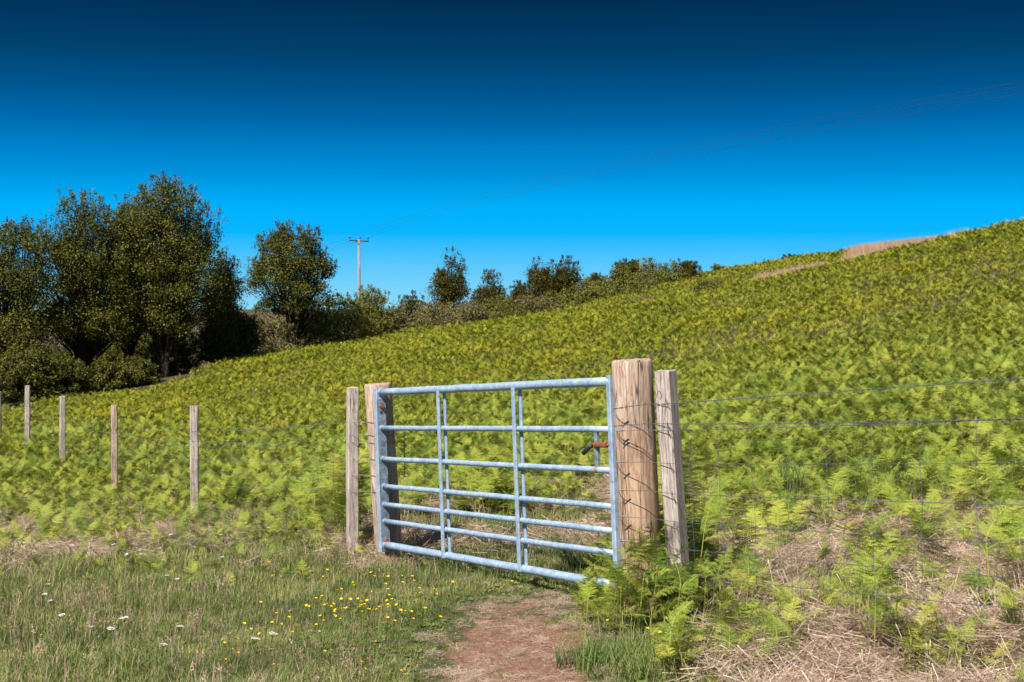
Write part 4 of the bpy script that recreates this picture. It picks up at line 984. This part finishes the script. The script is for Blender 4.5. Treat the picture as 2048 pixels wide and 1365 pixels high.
def plant(name, label, cat, x, y, h, w_, mat, seed, low=.25, clumps=120, per=90, ls=.06, stems=3, peak=(0.,), spike=.5, group=None, dz=0., crad=.085, shape=1.0, trunk_mat='bark', wy=None):
    """trunk with limbs that reach every leaf clump; crown = clumps inside an uneven dome"""
    rng = random.Random(seed); rn = np.random.default_rng(seed); z0 = Hs(x, y) + dz; wy = wy or w_ * .8
    root = empty(name, (x, y, z0)); tag(root, label, cat, group)
    cs_ = []
    lobes = []
    for pk in peak: lobes.append((pk, 0, 1.0, .62 if len(peak) > 1 else .8))
    for k_ in range(4):
        pk = rng.uniform(-.55, .55); lobes.append((pk, rng.uniform(-.4, .4), rng.uniform(.70, .93) - .12 * abs(pk), rng.uniform(.38, .55)))
    lobes.append((0, 0, .78, 1.0))
    wts = [l_[3] ** 2 * l_[2] for l_ in lobes]
    cr = crad * h ** .5 * 2.2
    while len(cs_) < clumps:
        lx_, ly_, tp_, wd_ = rng.choices(lobes, wts)[0]
        d = Vector((rng.gauss(0, 1), rng.gauss(0, 1), rng.gauss(.15, 1))).normalized(); f_ = rng.random() ** .3
        zt = h * tp_ - cr * .8; zc = low * h + (zt - low * h) * .5; hz = zt - zc
        p = (lx_ * w_ / 2 * (1 - wd_ * .5) + d.x * f_ * wd_ * (w_ / 2 - cr * .6), ly_ * wy / 2 * (1 - wd_ * .5) + d.y * f_ * wd_ * wy / 2, zc + math.copysign(abs(d.z) ** .75, d.z) * f_ * hz)
        if p[2] < low * h * .5: continue
        if f_ < .55 and d.z < .3 and rng.random() < .5: continue
        cs_.append(p)
    c_ = np.array(cs_); rad = rn.uniform(.6, 1.5, len(c_)) * crad * h ** .5 * 2.2
    V = [crown_quads(rn, c_, rad, per, ls)]
    # upright leading shoots along the top
    topc = c_[np.argsort(-(c_[:, 2] + .35 * h * (np.abs(c_[:, 0]) / (w_ / 2)) ** 2))][:max(6, int(len(c_) * .3))]
    m_ = MB()
    for t_ in topc:
        for _ in range(3):
            l = rng.uniform(.25, .75) * spike * h * .06 + .08; p0 = Vector(t_) + Vector((rng.uniform(-.3, .3), rng.uniform(-.3, .3), rad.mean() * .6))
            d = Vector((rng.uniform(-.35, .35), rng.uniform(-.3, .3), 1)).normalized(); p1 = p0 + d * l
            m_.tube([p0 - d * .2, p1], [.01, .003], 3, caps=False)
            ts = np.linspace(0, 1, 7)[:, None]; pc = np.array(p0)[None] * (1 - ts) + np.array(p1)[None] * ts
            V.append(crown_quads(rn, pc, np.full(7, .07 * (1.2)), 5, ls * .8))
    # stems and limbs
    fork = low * h * .9
    heads = []
    for s_ in range(stems):
        a = rng.uniform(0, 6.28); sp_r = w_ * .12 * (stems > 1); bx_, by_ = math.cos(a) * sp_r * .6, math.sin(a) * sp_r * .6
        tx, ty = (s_ / max(1, stems - 1) - .5) * w_ * .5 if stems > 1 else 0, rng.uniform(-.15, .15) * w_
        r0 = .022 * h * rng.uniform(.7, 1.1) / math.sqrt(max(1, stems * .6))
        pts = []; n_ = 8
        for i in range(n_ + 1):
            t = i / n_; pts.append(Vector((bx_ + (tx - bx_) * t ** 1.3 + .05 * math.sin(t * 7 + s_) * w_ * .3, by_ + (ty - by_) * t + .03 * math.sin(t * 9 + s_ * 2) * w_ * .3, -.3 + (h * .82 + .3) * t)))
        m_.tube(pts, [r0 * (1 - .85 * i / n_) for i in range(n_ + 1)], 7); heads.append((pts, r0))
    for j, t_ in enumerate(c_):
        pts, r0 = min(heads, key=lambda hd: abs(hd[0][5].x - t_[0]) + rng.random() * .3)
        lvl = max(.12, min(.95, (t_[2] / h) * .62)); idx_ = lvl * 8; i0 = int(idx_); st_ = pts[i0].lerp(pts[min(8, i0 + 1)], idx_ - i0)
        e = Vector(t_); mid = st_.lerp(e, .5) + Vector((rng.uniform(-.1, .1), rng.uniform(-.1, .1), rng.uniform(-.25, .05))) * w_ * .12
        m_.tube([st_, mid, e], [r0 * .32, r0 * .18, .008], 4, caps=False)
    m_.build('trunk', M[trunk_mat], root, smooth=True)
    link('crown', quad_mesh('crown', np.concatenate(V)), M[mat], root)
    return root

def at(px, Y): return (px - 1024) / F * Y, Y
def hgt(px, py, Y): return pix(px, py, Y).z - Hs(*at(px, Y))
def P_(name, label, cat, px, Y, topy, wpx, mat, seed, **kw):
    x, y = at(px, Y); h = hgt(px, topy + 5, Y); wpx *= 1.08; plant(name, label, cat, x, y, h, wpx / F * Y, mat, seed, **kw)
G1 = 'tall broadleaf trees at the left'
P_('broadleaf_tree', 'dark broadleaf tree cut by the left edge of the photo, its crown lowest', 'tree', 10, 47, 418, 250, 'tree', 1, low=.2, crad=.075, clumps=330, per=170, ls=.037, stems=4, group=G1)
P_('broadleaf_tree', 'dark broadleaf tree with a double-humped crown, second from the left edge', 'tree', 170, 49, 374, 235, 'tree', 2, low=.2, crad=.075, clumps=350, per=170, ls=.037, stems=4, peak=(-.35, .3), group=G1)
P_('broadleaf_tree', 'tallest dark broadleaf tree of the left group, its crown peaking highest', 'tree', 335, 50, 342, 250, 'tree', 3, low=.22, crad=.075, clumps=430, per=170, ls=.037, stems=5, peak=(0,), group=G1)
P_('broadleaf_tree', 'dark broadleaf tree filling the gap between the double-humped tree and the tallest one', 'tree', 255, 52, 372, 130, 'tree', 6, low=.22, crad=.075, clumps=180, per=170, ls=.037, stems=4, group=G1)
P_('broadleaf_tree', 'narrow lower tree tucked against the right side of the tallest tree', 'tree', 447, 52, 492, 85, 'tree', 4, low=.2, clumps=140, per=160, ls=.037, stems=3, group=G1)
P_('broadleaf_tree', 'round-crowned dark tree standing alone between the left group and the utility pole', 'tree', 582, 57, 430, 200, 'tree', 5, low=.3, crad=.075, clumps=215, per=165, ls=.04, stems=4, group=G1)
# undergrowth below the left group
US = [(352, 54, 640, 150), (60, 55, 668, 190), (180, 56, 662, 190), (270, 57, 655, 170), (40, 44, 670, 170), (120, 45, 705, 150), (215, 46, 715, 120), (275, 48, 710, 90), (440, 52.5, 640, 100), (480, 53, 610, 90)]
lab = ['dark bush behind the trunk of the tallest tree', 'dark thicket behind the trunk of the leftmost tree', 'dark thicket behind the trunk of the double-humped tree', 'dark thicket between the trunks of the tallest and double-humped trees', 'dark bush under the tree at the left edge', 'dark low bush behind the fourth and fifth stakes', 'dark bush under the double-humped tree', 'dark bush left of the trunks of the tallest tree', 'dark bush right of the trunks of the tallest tree', 'dark bush in the gap before the round-crowned tree']
for i, (px, Y, ty, wp) in enumerate(US): P_('bush', lab[i], 'bush', px, Y, ty, wp, 'tree', 30 + i, low=.05, clumps=110, per=120, ls=.04, stems=5, group='dark bushes under the left trees')
# scrub along the far edge of the field
SC = [  # px, Y, top y, width, material, label
    (540, 57, 610, 120, 'bush_grey', 'twiggy brown bush at the foot of the round-crowned tree'),
    (625, 59, 600, 110, 'bush', 'olive bush right of the round-crowned tree trunk'),
    (690, 61, 574, 130, 'bush', 'olive green bush left of the foot of the utility pole'),
    (745, 63, 566, 90, 'bush', 'bushy brown-green shrub right of the utility pole'),
    (800, 64, 606, 110, 'bush_grey', 'greyish-brown leafless shrub right of the pole bush'),
    (822, 70, 573, 60, 'tree_brown', 'small dark shrub behind the grey-brown scrub'),
    (865, 66, 600, 110, 'bush_grey', 'grey-brown scrub below the lone pointed tree'),
    (930, 68, 596, 110, 'bush_grey', 'grey-brown scrub right of the lone pointed tree'),
    (1000, 69, 590, 120, 'bush', 'grey-green scrub below the low dark shrubs in the middle'),
    (1070, 70, 586, 120, 'bush_grey', 'brownish scrub below the twin dark trees'),
    (1130, 71, 574, 110, 'bush', 'green scrub right below the twin dark trees'),
    (1195, 72, 552, 110, 'bush', 'green scrub right of the twin dark trees'),
    (1255, 72, 534, 110, 'bush', 'green scrub below the small peaked shrub'),
    (1320, 73, 516, 100, 'bush', 'green scrub at the right end of the scrub row'),
    (1375, 74, 528, 60, 'tree_brown', 'low dark shrub at the right tail of the scrub row'),
    (1415, 64, 560, 60, 'bush', 'small isolated bush in the bracken on the hill')]
for i, (px, Y, ty, wp, mt, lb) in enumerate(SC): P_('bush', lb, 'bush', px, Y - 1, ty - (6 if px < 1190 else 14), wp * 1.12, mt, 60 + i, low=.04, clumps=70, per=130, ls=.04, stems=5, spike=.5, group='bushes along the far field edge', dz=-.1, crad=.12, trunk_mat='twig' if mt == 'bush_grey' else 'bark')
TR = [(900, 80, 490, 92, 'tree_brown', 'lone pointed tree on the skyline right of the pole', 1), (980, 84, 534, 80, 'tree_brown', 'low ragged dark tree right of the lone pointed tree', 1), (1035, 86, 552, 60, 'tree_brown', 'low dark tree left of the twin trees', 1),
      (1085, 86, 502, 75, 'tree_brown', 'left one of the twin dark rounded trees', 1), (1132, 87, 503, 72, 'tree_brown', 'right one of the twin dark rounded trees', 1), (1190, 88, 540, 60, 'tree_brown', 'low dark tree right of the twin trees', 1), (1256, 86, 508, 66, 'tree_brown', 'small peaked dark tree above the green scrub', 1)]
for i, (px, Y, ty, wp, mt, lb, _) in enumerate(TR): P_('hawthorn_tree', lb, 'tree', px, Y, ty, wp, mt, 90 + i, low=.1, clumps=110, per=150, ls=.045, stems=3, spike=.6, group='dark trees behind the scrub', crad=.1)
P_('sprig', 'tiny leafy sprig poking up on the hill skyline', 'bush', 1437, 80, 522, 30, 'bush', 120, low=.3, clumps=14, per=20, ls=.05, stems=3, crad=.06)
P_('bush', 'tiny dark bush on the hill skyline before the tan grass', 'bush', 1587, 89, 500, 40, 'tree_brown', 121, low=.1, clumps=22, per=50, ls=.06, stems=3, dz=-.1)

# small conifer sapling behind the hinge post
x, y = foot(808, 985); sap = empty('conifer_sapling', (x, y, Hs(x, y))); tag(sap, 'small dark spindly conifer sapling just right of the hinge post', 'sapling')
rng = random.Random(77); m_ = MB(); h = .62; m_.tube([(0, 0, -.05), (.01, 0, h * .6), (0, 0, h)], [.007, .005, .002], 6); q = []
for i in range(44):
    t = i / 44; z = h * (.15 + .85 * t); a = i * 2.4; l = .17 * (1 - t) + .02; d = Vector((math.cos(a), math.sin(a), .35)).normalized(); p0 = Vector((0, 0, z)); p1 = p0 + d * l
    m_.tube([p0, p1], [.003, .001], 3)
    for j in range(16):
        p = p0.lerp(p1, j / 15); dd = Vector((rng.gauss(0, 1), rng.gauss(0, 1), rng.gauss(0, 1))).normalized(); q.append(leaf_quad(p, dd, dd.orthogonal().normalized(), .016, .004))
m_.build('stem', M['bark'], sap); link('needles', quad_mesh('needles', arr(q)), M['needle'], sap)

# dry branching stems right of the grey post
x, y = foot(1400, 1085); dt = MB(); rng = random.Random(9)
def branch(p, d, l, r_, dep):
    n_ = 4; pts = [p]
    for i in range(n_): d = (d + Vector((rng.gauss(0, .12), rng.gauss(0, .12), rng.gauss(0, .06)))).normalized(); pts.append(pts[-1] + d * l / n_)
    dt.tube(pts, [r_ * (1 - .5 * i / n_) for i in range(n_ + 1)], 5)
    if dep:
        for _ in range(3):
            k2 = rng.randint(1, n_); branch(pts[k2], (d + Vector((rng.gauss(0, .6), rng.gauss(0, .4), rng.gauss(.1, .3)))).normalized(), l * .55, r_ * .55, dep - 1)
for i in range(4): branch(Vector((rng.uniform(-.04, .04), rng.uniform(-.04, .04), -.03)), Vector((rng.uniform(-.25, .25), 0, 1)).normalized(), rng.uniform(.3, .42), .0035, 2)
o = dt.build('dry_plant', M['twig']); o.location = (x, y, Hs(x, y)); tag(o, 'pale leafless dry plant with branching stems right of the grey square post', 'dead plant')

# ------------------------------------------------------------------ utility pole and cables
PY = 112.0; top = pix(718, 482, PY); gz = Hs(top.x, PY)
pole = empty('utility_pole', (top.x, PY, gz)); tag(pole, 'grey wooden utility pole with crossarm and three insulators beyond the scrub', 'utility pole')
hp_ = top.z - gz
m_ = MB(); m_.tube([(0, 0, -.5), (0, 0, hp_ * .5), (0, 0, hp_ + .1)], [.16, .13, .10], 16); m_.build('pole', M['pole_wood'], pole, smooth=True)
# next support stands out of frame, up the hill to the right and behind the camera
d1 = pix(2048, 172, 38.0); dirw = Vector((d1.x - top.x, d1.y - PY, 0)).normalized(); perp = Vector((-dirw.y, dirw.x, 0))
if perp.x < 0: perp = -perp
m_ = MB(); tl = -.04
m_.tube([perp * -.78 + Vector((0, 0, hp_ + .03)), perp * .78 + Vector((0, 0, hp_ - .03))], .06, 6); m_.build('crossarm', M['iron'], pole)
m_ = MB(); m_.tube([perp * -.3 + Vector((0, -.1, hp_)), Vector((0, -.1, hp_ - .3)), perp * .3 + Vector((0, -.1, hp_))], .025, 5); m_.build('brace', M['iron'], pole)
ins = []
for s_ in (-.74, .08, .72):
    c_ = perp * s_ + Vector((0, 0, hp_ + .04 - .03 * s_)); m_ = MB(); m_.tube([c_, c_ + Vector((0, 0, .14))], .02, 6); m_.tube([c_ + Vector((0, 0, .13)), c_ + Vector((0, 0, .17)), c_ + Vector((0, 0, .22)), c_ + Vector((0, 0, .27))], [.04, .085, .08, .03], 10)
    m_.build('insulator', M['ceramic'], pole, smooth=True); ins.append(c_ + Vector((top.x, PY, gz + .24)))
ends = [pix(2048, yy, 38.0) for yy in (163, 173, 187)]
for i, nm in enumerate(['highest', 'middle', 'lowest']):
    a = ins[i]; b_ = ends[i]; mid = pix([1500, 1500, 1500][i], [307, 315, 325][i], 60)
    # parabola through the insulator, the survey point and the near end, carried on past it
    P0, P1, P2 = np.array(a), np.array(mid), np.array(b_); t1 = .62
    D = np.linalg.norm(P2[:2] - P0[:2]); dirx = (P2 - P0)
    z0, z2 = P0[2], P2[2]; t1 = (PY - 60) / (PY - 38); zlin = z0 + (z2 - z0) * t1; k3 = (zlin - mid.z) / (t1 * (1 - t1))
    pts = []
    for j in range(61):
        t = j / 60 * 1.5; q_ = P0 + dirx * t; q_[2] = z0 + (z2 - z0) * t - k3 * t * (1 - t); pts.append(Vector(q_))
    back = []
    for j in range(1, 21):
        t = j / 20; q_ = P0 - dirx * .7 * t; q_[2] = z0 - 2.2 * t + 1.2 * t * t; back.insert(0, Vector(q_))
    m_ = MB(); m_.tube([p for p in back + pts], .006, 5)
    o = m_.build('overhead_cable', M['cable']); tag(o, nm + ' of the three thin dark cables crossing the sky from the utility pole', 'cable', 'overhead cables')
print('objects', len(bpy.data.objects))
